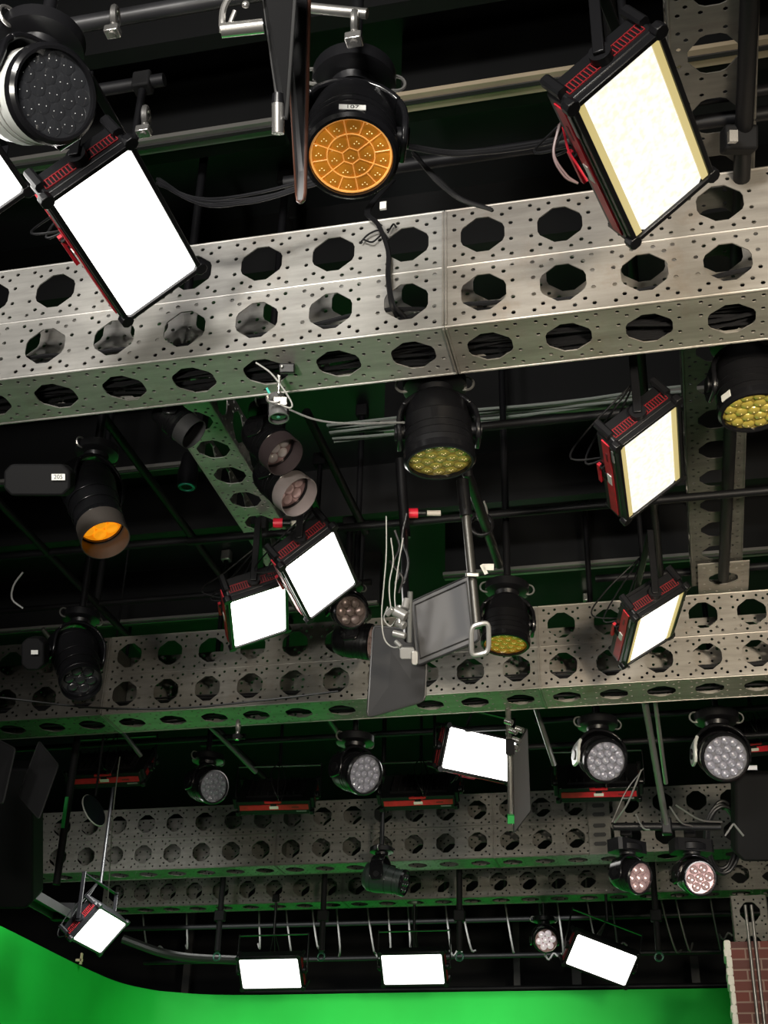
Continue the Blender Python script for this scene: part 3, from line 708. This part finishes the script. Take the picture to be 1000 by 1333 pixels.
# 6 dark spot, lower left
r6 = head('long unlit black spot in front of the second beam at lower left', 105, 886, 7.0, 24, 36, 76, kind='7', plate=LENSDARK, cell=LENSDARK, body='spot', cap=BLK, hat=.03, drop=6.45)
rt = r6[0]
MB().chbox(atD(46, 850, 6.9), (.12, .12, .17), (RI, FW, UP), .03).build('side_box', BLKM, rt, bevel=.01)
number_tag(rt, '', atD(45, 849, 6.82), RI, UP, .036, .022)
# 7 pair with top hats
r7 = head('black spot with a grey-pink top hat below the near beam, upper of the close pair', 360, 585, 6.0, 24, 46, 42, kind='7', plate=LENSPNK, cell=CELLWHT, body='wash', hat=.075, cap=mat('grey_pink_top_hat', (.045, .033, .036), .5), drop=6.45)
r8 = head('black spot with pink-white lens and pale top hat, lower of the close pair', 378, 638, 6.2, 25, 46, 38, kind='7', plate=LENSPNK, cell=CELLPNK, body='wash', hat=.075, cap=mat('pale_top_hat', (.30, .26, .26), .45, .3), drop=6.45)
# 8 seven-cell brown lens facing us
r9 = head('small lamp with seven brown lens cells right of the higher lit panel', 457, 796, 7.3, 20, 14, 10, kind='7', plate=LENSBRN, cell=CELLBRN, body='wash')
r10 = head('small black lamp turned right with a pink lens, behind the lower grey flag', 484, 836, 7.9, 21, 74, 5, kind='7', plate=LENSPNK, cell=CELLPNK, body='wash', yoke=True, drop=6.45)
# 9 yellow-orange lens right of flag
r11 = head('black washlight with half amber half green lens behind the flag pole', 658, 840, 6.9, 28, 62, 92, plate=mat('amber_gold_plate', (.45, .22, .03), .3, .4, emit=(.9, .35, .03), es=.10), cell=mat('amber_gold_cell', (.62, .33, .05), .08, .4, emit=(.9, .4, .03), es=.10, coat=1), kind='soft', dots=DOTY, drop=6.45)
# 10-13 silver washlights behind the second beam
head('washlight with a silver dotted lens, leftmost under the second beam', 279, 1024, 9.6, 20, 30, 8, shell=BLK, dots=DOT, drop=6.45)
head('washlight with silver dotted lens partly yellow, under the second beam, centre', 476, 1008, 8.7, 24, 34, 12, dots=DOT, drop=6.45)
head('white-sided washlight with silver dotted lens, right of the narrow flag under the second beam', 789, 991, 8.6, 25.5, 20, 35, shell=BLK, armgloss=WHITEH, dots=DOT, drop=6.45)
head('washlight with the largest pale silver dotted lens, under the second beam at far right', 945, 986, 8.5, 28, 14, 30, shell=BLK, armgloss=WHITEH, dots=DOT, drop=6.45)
# 14 twin pink spots on a hanging bar
head('left one of the twin pink-celled spots on the hanging bar, lower right', 834, 1143, 8.7, 19, 44, 12, kind='7', plate=LENSPNK, cell=CELLPNK, drop=4.1, base='box')
head('right one of the twin pink-celled spots on the hanging bar, lower right', 912, 1143, 8.7, 20, 22, 12, kind='7', plate=LENSPNK, cell=CELLPNK, drop=4.1, base='box')
head('small pale pink lamp facing us above the green wall, left of the tilted far panel', 711, 1224, 12.6, 14, 8, 20, kind='7', plate=LENSPNK, cell=mat('bright_pale_pink_cell', (.85, .75, .78), .15, .2, emit=(1, .85, .9), es=.35, coat=1), drop=4.6)
# dark ones
head('dark unlit spot with grey hood just under the near beam at left', 240, 556, 5.6, 19, 62, 38, kind='7', plate=LENSDARK, cell=LENSDARK, body='wash', hat=.06, cap=mat('grey_hood', (.035, .035, .037), .5), drop=6.45)
head('unlit black spot hanging crosswise in front of the fourth beam, middle', 528, 1150, 11.0, 15, 72, 12, kind='7', plate=LENSDARK, cell=LENSDARK, body='spot', drop=6.45, shell=mat('dark_green_black', (.02, .03, .027), .4))
# small green-lit downlight
c = atD(243, 634, 7.6)
rt = root('downlight', c, 'small dark downlight with a green glinting lens at left behind the near beam', 'downlight')
MB().lathe(c, (0, 0, 1), [(0, .055), (.10, .06), (.22, .04), (.24, .02)], 20).build('housing', BLK, rt)
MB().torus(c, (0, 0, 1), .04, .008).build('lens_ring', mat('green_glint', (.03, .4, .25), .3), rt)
MB().cyl(c+V((0, 0, .24)), (c.x, c.y, 6.5), .012).build('stem', BLK, rt)

# twin-spot hanging bar and its long pole
bc = atD(868, 1076, 8.75)
rt = root('hanging_bar', bc, 'short black bar carrying the twin pink-celled spots, on a long metal pole', 'rig bar')
MB().cyl(bc-RI*.36, bc+RI*.36, .026).build('bar', BLK, rt)
ptop = atD(838, 905, 8.3); MB().cyl(ptop, bc, .022).build('pole', mat('dull_metal', (.20, .20, .19), .3, .7), rt)
ptop2 = atD(852, 905, 8.35); MB().cyl(ptop2, bc+RI*.02+V((0, 0, .3)), .015).build('brace', ALU, rt)
MB().box(bc, (.07, .07, .11)).build('pipe_clamp', BLK, rt, bevel=.01)
for k, (a_, b_) in enumerate((((800, 1071), (835, 1002)), ((828, 1060), (846, 1080)), ((900, 1075), (872, 1050)), ((940, 1070), (880, 1048)))):
    p0 = atD(*a_, 8.7); p1 = atD(*b_, 8.6); MB().tube(curve_pts([p0, (p0+p1)/2-V((0, 0, .04)), p1], 10), .006, 6).build('safety_wire', ALU, rt)
# pole clutter next to it
for nm, a_, b_, r_, m_, l in (('hanging_pole', (521, 598), (528, 700), .020, BLK, 'thin black pole hanging from the pipe left of the green-gold washlight'),):
    pipe(l, atD(*a_, 7.15), atD(*b_, 7.0), .028, m_, nm)

# ------------------------------------------------------------------ flags and hanging frames
def quad_flag(label, pts, th, fm, rm, parts=(), name='light_flag', inset=.018, cat='light flag'):
    pts = [V(p) for p in pts]; c = sum(pts, V((0, 0, 0)))/4
    nrm = (pts[2]-pts[0]).cross(pts[3]-pts[1]).normalized()
    rt = root(name, c, label, cat)
    mb = MB(); q = [c+(p-c)*.985 for p in pts]
    mb.add([p+nrm*th*.3 for p in q]+[p-nrm*th*.3 for p in q], [(0, 1, 2, 3), (7, 6, 5, 4)]+[(i, i+4, (i+1) % 4+4, (i+1) % 4) for i in range(4)]); mb.build('cloth', fm, rt)
    fr = MB(); cn = []
    for i in range(4):
        p, pa, pb = pts[i], pts[i-1], pts[(i+1) % 4]
        for tt in (0, .5, 1):
            r = .022; A = p+(pa-p).normalized()*r; B = p+(pb-p).normalized()*r
            cn.append(A*(1-tt)**2+p*2*tt*(1-tt)+B*tt**2)
    fr.tube(cn, th*.5, 8, True); fr.build('frame', rm, rt)
    return rt, nrm
def fitquad(c, pan, tilt, w, h):
    pan = R(pan); tilt = R(tilt); a = V((math.cos(pan), math.sin(pan), 0)); n0 = V((math.sin(pan), -math.cos(pan), 0))
    n = n0*math.cos(tilt)-V((0, 0, 1))*math.sin(tilt); b = n.cross(a); b = -b if b.z < 0 else b
    c = V(c); return [c-a*w/2+b*h/2, c+a*w/2+b*h/2, c+a*w/2-b*h/2, c-a*w/2-b*h/2]
rimm = mat('dark_frame', (.03, .03, .03), .4)
q = fitquad((-.94, 5.14, 3.98), -36, 8, .39, .30)
rt, nn = quad_flag('grey rectangular flag in a black frame hanging before the second beam, centre', q, .012, FLAGG, rimm)
cc = sum(q, V((0, 0, 0)))/4; ins = [cc+(p-cc)*.84-nn*(.008 if nn.dot(EYE-cc) < 0 else -.008) for p in q]
f = MB(); f.tube(ins, .004, 6, True); f.build('inner_trim', rimm, rt)
def P(x, y, D): return atD(x, y, D)
quad_flag('dark grey flag hanging lowest at centre, below the framed grey flag', [P(487, 815, 5.95), P(557, 822, 5.85), P(553, 912, 5.75), P(478, 934, 5.85)], .012, FLAGM, rimm)
quad_flag('narrow dark flag seen almost edge-on, right of the bright tilted panel', [P(667, 982, 8.25), P(686, 948, 8.75), P(690, 1056, 8.75), P(669, 1084, 8.25)], .012, FLAGG, rimm)
quad_flag('dark angular flag at the left edge under the second beam', [P(24, 1036, 8.3), P(51, 965, 8.6), P(76, 996, 8.3), P(51, 1066, 8.0)], .012, FLAGM, rimm)
quad_flag('wide black flag at the far left edge beside the dark angular flag', [P(-30, 1040, 8.0), P(-8, 960, 8.3), P(20, 975, 8.0), P(4, 1046, 7.8)], .012, FLAGM, rimm)
# tall blade flags at the top
quad_flag('tall black blade flag at top, between the silver bracket and the orange-lensed washlight', [P(335, -60, 3.4), P(388, -60, 3.3), P(373, 158, 3.3), P(361, 128, 3.4)], .010, BLKM, mat('thin_grey_edge', (.03, .03, .03), .35))
quad_flag('longest black blade flag with a copper edge, touching the orange-lensed washlight', [P(368, -60, 3.5), P(404, -60, 3.45), P(397, 262, 3.45), P(387, 264, 3.5)], .010, mat('black_blade', (.02, .02, .022), .35), mat('copper_edge', (.10, .04, .025), .35, .3))
# silver bracket at top
c = P(316, 28, 3.35)
rt = root('silver_bracket', c, 'polished silver D-shaped clamp handle at the top, left of the blade flags', 'clamp')
MB().cyl(P(288, 40, 3.35), P(343, 34, 3.35), .019, seg=20).build('grip', CHROME, rt)
MB().tube(curve_pts([P(290, 42, 3.35), P(289, 30, 3.35), P(291, 12, 3.36), P(300, -3, 3.37), P(318, -6, 3.37), P(342, -6, 3.37)], 24), .009, 8).build('loop', CHROME, rt)
MB().dome(P(320, 6, 3.33), -FW, .010, .008).build('bolt', CHROME, rt)
MB().tube([P(298, 34, 3.36), P(306, 14, 3.36)], .006).build('rib_bar', ALU, rt)
c = P(363, 148, 3.32)
rt = root('blade_coupling', c, 'silver cylindrical hinge at the foot of the shorter blade flag', 'clamp')
MB().cyl(P(362, 122, 3.32), P(362, 135, 3.32), .014, .017).build('cap', BLK, rt)
MB().cyl(P(362, 135, 3.32), P(362, 174, 3.32), .016, seg=20).build('barrel', CHROME, rt)
# pole with square clamp right of the grey flag
rt = root('flag_pole', P(622, 700, 5.45), 'grey metal pole with a square open clamp, right of the framed grey flag', 'pole')
MB().tube([P(604, 640, 5.6), P(621, 818, 5.42)], .0195, 14).build('tube', mat('pewter', (.07, .068, .062), .35, .7), rt)
MB().box(P(615, 748, 5.46), (.055, .05, .018), (RI, FW, UP)).build('collar', ALU, rt, bevel=.004)
cp = P(625, 832, 5.36); lp = []
for k in range(24):
    a_ = 2*math.pi*k/24; sx = (abs(math.cos(a_))**.45)*math.copysign(1, math.cos(a_)); sy = (abs(math.sin(a_))**.45)*math.copysign(1, math.sin(a_))
    lp.append(cp+(RI*.97+UP*.22)*(sx*.037)+UP*(sy*.062))
MB().tube(lp, .0105, 8, True).build('square_clamp', KNUCK, rt)
MB().cyl(P(602, 625, 5.62), P(607, 672, 5.56), .027).build('top_sleeve', BLK, rt)
# dense clamp cluster left of the flag: arm, knuckles, cables
rt = root('rigging_arm', P(527, 780, 5.55), 'cluttered black arm with chrome knuckles left of the framed grey flag', 'rig arm')
MB().tube([P(527, 690, 7.0), P(527, 750, 6.3), P(531, 832, 5.6)], .018, 12).build('arm', BLK, rt)
MB().tube([P(534, 770, 5.5), P(533, 836, 5.5)], .012, 10).build('side_tube', mat('grey_pipe', (.1, .1, .1)), rt)
for (a_, b_, r_) in (((514, 795), (529, 803), .024), ((530, 780), (527, 792), .016), ((504, 800), (512, 792), .012), ((518, 810), (527, 815), .018), ((512, 824), (528, 828), .014), ((520, 788), (520, 812), .010), ((515, 835), (522, 842), .010)):
    MB().cyl(P(*a_, 5.5), P(*b_, 5.48), r_, seg=16).build('knuckle', KNUCK, rt, bevel=.002)
MB().chbox(P(530, 850, 5.48), (.062, .03, .05), (RI, FW, UP), .008).build('clamp_jaw', KNUCK, rt, bevel=.003)
MB().chbox(P(540, 856, 5.47), (.03, .03, .06), (RI, FW, UP), .008).build('clamp_jaw', ALU, rt, bevel=.003)
cb = MB()
for pts in (((503, 672), (503, 720), (500, 760), (497, 800), (500, 830), (510, 842), (522, 842)), ((509, 700), (512, 730), (507, 760), (509, 790), (516, 800)),
            ((525, 700), (518, 740), (514, 775), (516, 800)), ((505, 790), (500, 805), (508, 815), (516, 806))):
    cb.tube(curve_pts([P(x_, y_, 5.55) for x_, y_ in pts], 26), .003, 6)
cb.build('grey_cables', WHITECAB, rt)
cb = MB()
for pts in (((514, 690), (520, 712), (512, 735), (524, 752), (519, 772)), ((530, 668), (524, 700), (532, 730), (526, 760)), ((507, 730), (520, 745), (515, 760))):
    cb.tube(curve_pts([P(x_, y_, 5.6) for x_, y_ in pts], 22), .006, 6)
cb.build('black_cables', CABLE, rt)
# hoops of cable / arm above the washlight right of the pole
rt = root('rigging_arm', P(630, 690, 6.2), 'black slanted arm with white ties above the half amber washlight', 'rig arm')
MB().tube([P(590, 480, 5.8), P(609, 618, 5.66), P(628, 672, 6.0), P(650, 735, 6.6)], .024, 12).build('arm', BLK, rt)
MB().tube(curve_pts([P(618, 652, 6.1), P(624, 678, 6.1), P(634, 668, 6.1), P(630, 652, 6.1)], 16), .005).build('tie', GREYCAB, rt)
MB().box(P(636, 738, 6.2), (.05, .02, .03), (RI, FW, UP)).build('white_clip', TAG, rt)
MB().box(P(630, 741, 6.2), (.018, .02, .05), ((RI+UP*.5).normalized(), FW, (UP-RI*.5).normalized())).build('white_clip', TAG, rt)
MB().torus(P(627, 683, 6.15), (0, 1, .3), .05, .010).build('loop', BLK, rt)
# narrow-flag pole, right of bright panel
rt = root('flag_pole', P(663, 1000, 8.1), 'chrome pole with clamps between the bright tilted panel and the narrow flag', 'pole')
MB().tube([P(661, 916, 8.42), P(664, 985, 8.1), P(665, 1072, 8.1)], .019, 12).build('tube', mat('bright_tube', (.55, .54, .5), .25, .9), rt)
for x_, y_ in ((662, 938), (668, 950), (672, 962), (670, 972), (676, 948)): MB().cyl(P(x_-4, y_, 8.08), P(x_+5, y_+3, 8.05), .018, seg=12).build('knuckle', CHROME, rt)
MB().box(P(665, 1066, 8.05), (.04, .04, .05), (RI, FW, UP)).build('green_tape', LIME, rt)
MB().box(P(664, 972, 8.05), (.05, .05, .09), (RI, FW, UP)).build('sleeve', BLKM, rt)

# ------------------------------------------------------------------ camera under the near beam
rt = root('small_camera', P(362, 535, 5.15), 'small robotic camera with grey lens hood clamped under the near beam', 'camera')
cp = P(363, 545, 5.15); dv = aimv(363, 545, 55, 85)
MB().lathe(cp, dv, [(0, .036), (0, .041), (-.06, .039), (-.063, .031), (-.11, .031)], 28, caps=False).build('lens_hood', mat('grey_hood_metal', (.20, .20, .20), .35, .5), rt)
MB().lathe(cp-dv*.015, dv, [(0, .033), (.005, .029)], 24).build('lens', LENSDARK, rt)
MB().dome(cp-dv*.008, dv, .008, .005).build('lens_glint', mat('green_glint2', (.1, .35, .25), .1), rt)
MB().box(P(363, 532, 5.18), (0.0823, 0.0847, 0.0605), (RI, FW, UP)).build('body', BLK, rt, bevel=.006)
MB().box(P(365, 522, 5.12), (0.0544, 0.0145, 0.0339), (RI, FW, UP)).build('bracket', ALU, rt, bevel=.003)
MB().cyl(P(363, 488, 5.15), P(363, 512, 5.15), .008).build('post', CHROME, rt)
MB().box(P(374, 480, 5.12), (0.0605, 0.0605, 0.0363), (RI, FW, UP)).build('grip_block', BLK, rt, bevel=.004)
MB().dome(P(367, 477, 5.08), -FW, .006, .004).build('grip_bolt', CHROME, rt)
MB().tube(curve_pts([P(348, 515, 5.1), P(349, 522, 5.1), P(358, 524, 5.1), P(364, 522, 5.1)], 10), .006).build('cold_shoe', CHROME, rt)
MB().tube(curve_pts([P(333, 472, 5.1), P(352, 485, 5.1), P(368, 505, 5.1), P(380, 525, 5.1), P(377, 531, 5.1), P(364, 526, 5.1)], 24), .0035).build('white_lead', WHITECAB, rt)
MB().cyl(P(347, 505, 5.1), P(351, 512, 5.1), .005).build('teal_plug', mat('teal', (.05, .5, .4), .4), rt)
mb = MB().tube(curve_pts([P(376, 533, 5.15), P(410, 546, 5.15), P(450, 551, 5.15), P(527, 550, 5.1)], 24), .0045, 6)
tag(mb.build('thin_cable', GREYCAB, org=P(376, 533, 4.5)), 'thin grey cable strung from the small camera to the green-gold washlight', 'cable')

# cable bundle over the near beam face
mb = MB()
for k in range(9):
    o_ = (random.random()-.5)*7; w_ = random.random()*4
    yy = 3.85-.006*(k % 3)
    pts = [atY(512+o_*.5, 235, 4.0), atY(478+o_, 274, 3.86), atY(492+o_*.6, 292, yy), atY(505+o_*.5, 325+w_, yy), atY(505+o_*.6, 360, yy), atY(510+o_*.9, 395, yy), atY(520+o_*2.4, 410+w_, yy+.05)]
    mb.tube(curve_pts(pts, 24), .006, 6)
tag(mb.build('cable_bundle', CABLE, org=atY(500, 340, 3.85)), 'bundle of black cables draped down the face of the near beam', 'cable bundle', kind='stuff')
mb = MB()
for pts in (((470, 315), (480, 305), (495, 300), (507, 312)), ((474, 312), (485, 315), (497, 305)), ((505, 303), (512, 292), (516, 296))):
    mb.tube(curve_pts([atY(a_, b_, 3.845) for a_, b_ in pts], 16), .004, 6)
tag(mb.build('cable_tie', CABLE, org=atY(490, 308, 3.845)), 'loose black tie loop on the near beam beside the draped bundle', 'cable tie')
tag(MB().box(atY(499, 268, 3.7), (.025, .01, .035)).build('small_tag', TAG, org=atY(499, 268, 3.7)), 'small white cable tag above the draped bundle', 'tag')

# cable swags
def swag(label, pts, D, r=.006, m=CABLE, n=1, jit=2.5, cat='cable'):
    mb = MB()
    for k in range(n):
        mb.tube(curve_pts([P(x_+random.uniform(-jit, jit)*(n > 1), y_+random.uniform(-jit, jit)*(n > 1), D) for x_, y_ in pts], 26), r, 6)
    return tag(mb.build('slack_cable', m, org=P(*pts[0], D)), label, cat)
swag('grey slack cables behind the tall blade flags, upper left of the near beam', ((205, 238), (260, 262), (330, 258), (420, 235)), 4.9, .006, mat('dim_cable', (.012, .012, .014), .4), 5, 6)
swag('black slack cables across the gap right of the orange-lensed washlight', ((524, 190), (600, 200), (690, 190), (745, 176)), 4.3, .008, CABLE, 3, 2.5)
swag('black cable drooping under the cross pipe right of the orange washlight', ((540, 200), (570, 235), (600, 258), (640, 272)), 4.4, .007, CABLE, 3, 3)
swag('thin black cable sagging across the lower left of the second beam', ((0, 908), (120, 921), (230, 922), (340, 912), (440, 900)), 7.4, .006)
swag('dark looped cable behind the speckled panel at upper right', ((728, 160), (722, 200), (735, 228), (752, 240)), 3.9, .004, mat('grey_red_cable', (.12, .07, .07), .4), 2, 2)
swag('red cable behind the speckled panel at upper right', ((733, 165), (740, 195), (752, 215), (765, 236)), 3.95, .004, RED, 1)
swag('red cable beside the left edge of the large glaring panel', ((90, 312), (103, 330), (112, 342)), 4.55, .004, RED, 1)
swag('grey lead beside the lower left lit panel', ((156, 985), (148, 1050), (143, 1130), (140, 1180)), 9.8, .005, mat('dim_lead', (.16, .16, .15), .5), 1)
swag('grey cables drooping at far left below the amber spot', ((30, 745), (18, 762), (16, 780), (30, 792)), 6.5, .005, GREYCAB, 1)
swag('thin bright wire from the twin-spot bar up to the second beam', ((797, 1070), (815, 1030), (838, 1000)), 8.7, .004, ALU, 1)
# bright silver cable bundle on a ceiling rail
mb = MB()
for k in range(7):
    Yk = ribY(740, 532, 5.95)-.12+.03*k
    mb.tube([(-1.9+j*.2, Yk+.01*math.sin(j+k), 5.93+.010*math.sin(j*.8+k*2)) for j in range(12)], .009, 6)
tag(mb.build('cable_tray_bundle', mat('silvery_green_cable', (.35, .38, .35), .35, .3), org=(-1.9, ribY(740, 532, 5.95), 5.93)), 'pale cables laid along the ceiling rail right of the green-gold washlight', 'cables', kind='stuff')

# red connectors on the cross pipe
for a_, w_, m_, l in (((538, 668), 12, CONN, 'red cable connector on the cross pipe right of the rigging arm'), ((362, 681), 11, CONN, 'red cable connector behind the higher lit panel of the pair')):
    c = atZ(*a_, 5.065); rt = root('cable_connector', c, l, 'connector')
    MB().cyl(c-RI*.026, c+RI*.026, .028, seg=14).build('red_sleeve', m_, rt)
    MB().cyl(c+RI*.022, c+RI*.07, .02, seg=12).build('black_body', BLK, rt)
    MB().cyl(c+RI*.075, c+RI*.15, .016, seg=12).build('pale_plug', CONNW, rt)
# cable coil at lower right
c = P(930, 1078, 8.9)
mb = MB()
for k in range(7):
    ce = P(940+random.uniform(-2, 2), 1090+random.uniform(-4, 4), 9.4+k*.01); rx = .115+random.uniform(-.015, .015); ry = .235+random.uniform(-.02, .02)
    mb.tube([ce+RI*(rx*math.cos(t_))+UP*(ry*math.sin(t_)) for t_ in [2*math.pi*q/30 for q in range(30)]], .013, 8, True)
rt = root('cable_coil', c, 'hanging coil of thick black cable right of the twin pink spots', 'cable coil')
mb.build('coil', CABLE, rt)
MB().tube([P(955, 1072, 8.75), P(968, 1088, 8.75)], .007).build('tie', GREYCAB, rt)
MB().tube([P(955, 1072, 8.75), P(944, 1088, 8.75)], .007).build('tie', GREYCAB, rt)
# black bag / box at right edge
rt = root('black_bag', P(985, 1060, 9.3), 'matte black hanging bag at the right edge beside the cable coil', 'bag')
MB().chbox(P(985, 1062, 9.3), (.34, .14, .62), (RI, FW, UP), .06).build('body', BLKM, rt, bevel=.02)
MB().box(P(978, 999, 9.15), (.08, .02, .03), (RI, FW, UP)).build('buckle', ALU, rt)
# round mirror lower left
c = P(122, 1055, 8.9); dv = aimv(122, 1055, 62, -32)
rt = root('round_mirror', c, 'thin round mirror disc turned sideways above the lower left lit panel', 'mirror')
MB().lathe(c, dv, [(0, .115), (.006, .115)], 36).build('glass', mat('dark_mirror', (.10, .14, .16), .08, .9), rt)
MB().cyl(c+V((0, 0, .1)), (c.x, c.y, 6.5), .008).build('stem', BLKM, rt)
MB().torus(c, dv, .115, .005, 36, 6).build('rim', mat('pale_rim', (.4, .42, .38), .4), rt)
# pole with green strip at left
t0 = P(88, 1050, 9.2); b0 = V((t0.x, t0.y, P(78, 1165, 9.2).z))
rt = root('hanging_pole', t0, 'black pole with a bright green strip at the left, beside the round mirror', 'pole')
MB().cyl((t0.x, t0.y, 6.5), b0, .026).build('pole', BLKM, rt)
MB().box(t0+V((0, -.03, -.05)), (.022, .012, .22)).build('green_strip', LIME, rt)
# big dark duct/drape block at left
tag(MB().chbox(P(12, 1085, 9.4), (.42, .3, 1.0), (RI, FW, UP), .05).build('speaker_box', BLKM, org=P(12, 1085, 9.4), bevel=.02), 'black bulky box hanging at the left edge above the grey rail', 'box')
# grey rail at lower left
a_ = P(-20, 1128, 9.6); b_ = P(88, 1190, 11.4)
rt = root('track_rail', a_, 'dark grey angled rail entering at the lower left edge', 'rail')
dd = (b_-a_).normalized(); sd = dd.cross(V((0, 0, 1))).normalized()
MB().box((a_+b_)/2, ((b_-a_).length, .16, .02), (dd, sd, sd.cross(dd))).build('web', mat('dull_web', (.06, .06, .058), .5, .3), rt)
for s in (-1, 1): MB().box((a_+b_)/2+sd*(s*.08)-V((0, 0, .03)), ((b_-a_).length, .012, .07), (dd, sd, sd.cross(dd))).build('flange', mat('dull_rail', (.04, .04, .04), .5, .3), rt)
MB().box(b_-dd*.1, (.12, .20, .14), (dd, sd, sd.cross(dd))).build('end_bracket', BLKM, rt)
# small white clamp on green wall top
c = atZ(103, 1252, ZT); rt = root('wood_clip', c, 'tiny pale wooden clip on the green wall edge at left', 'clip')
MB().box(c+V((.02, 0, .03)), (.015, .03, .11)).build('upright', mat('pale_wood', (.5, .4, .25), .7), rt); MB().box(c+V((0, 0, .015)), (.07, .03, .025)).build('foot', mat('pale_wood', (.5, .4, .25), .7), rt)

# small hardware clusters hanging under the second beam (clamps)
for px, py, D, l in ((310, 945, 8.0, 'small chrome pipe clamp with two lenses under the second beam, left'), (190, 152, 4.6, 'small chrome clamp right above the large glaring panel'), (150, 22, 4.4, 'small clamp at the top left end of the dark pipe'),
                     (462, 30, 3.9, 'chrome pipe clamp above the orange-lensed washlight')):
    c = P(px, py, D); rt = root('pipe_coupler', c, l, 'clamp')
    MB().torus(c, (1, .2, 0), .030, .012, 18, 8).build('ring', ALU, rt)
    MB().cyl(c-V((0, 0, .09)), c, .012).build('bolt', CHROME, rt)
    MB().box(c-V((0, 0, .07)), (.05, .04, .03)).build('block', CHROME if py < 200 else BLKM, rt, bevel=.004)
xpipe('dark grey pipe at the top left behind the white-sided washlight', (200, 15), 5.4, -3.5, -.9, .03, mat('dim_grey_pipe', (.02, .02, .022), .4))
pipe('short silvery pipe above the orange-lensed washlight at the top', P(400, 10, 3.95), P(478, 18, 3.9), .016, ALU, 'short_pipe')
# twin clear pipes near the right crossbeam
xpipe('black double pipe end right of the large speckled panel, upper', (950, 124), 5.25, .05, 1.3, .022)
xpipe('black double pipe end right of the large speckled panel, lower', (950, 152), 5.22, .05, 1.3, .022)
rt = root('pipe_coupler', atZ(966, 185, 5.13), 'black double clamp at the foot of the right-edge pipe', 'clamp')
MB().box(atZ(962, 182, 5.11), (.12, .09, .09), (RI, FW, UP)).build('block', BLKM, rt, bevel=.01); MB().box(atZ(954, 178, 5.04), (.03, .03, .04), (RI, FW, UP)).build('nut', CHROME, rt)

# ------------------------------------------------------------------ brick wall
e0 = atD(950, 1226, 9.45)
rt = root('brick_wall', (e0.x, e0.y, 0), 'red-brown brick wall section with a rough white edge, lower right corner', 'brick wall')
MB().box((e0.x+1.2, e0.y+.15, e0.z/2), (2.4, .3, e0.z)).build('brickwork', BRICK, rt)
mb = MB(); 
zz = 0
pts = []
while zz < e0.z: 
    hgt = random.uniform(.05, .09); w_ = random.uniform(.028, .052); mb.chbox((e0.x-w_/2+.004, e0.y+.14, min(zz+hgt/2, e0.z-.02)), (w_, .31, hgt), (V((1, 0, 0)), V((0, 1, 0)), V((0, 0, 1))), .01); zz += hgt*.96
mb.build('plaster_edge', PLASTER, rt, bevel=.004)
for k, px in enumerate((976, 984)):
    a_ = atD(px, 1230, 9.38)
    pipe(['thin grey conduit running down the brick wall, left one', 'thin grey conduit running down the brick wall, right one'][k], (a_.x, e0.y-.03, 0), (a_.x, e0.y-.03, e0.z+.25), .011, mat('conduit_grey', (.25, .24, .22), .35, .7), 'conduit')
for o in list(bpy.data.objects):
    if '_o' in o: del o['_o']
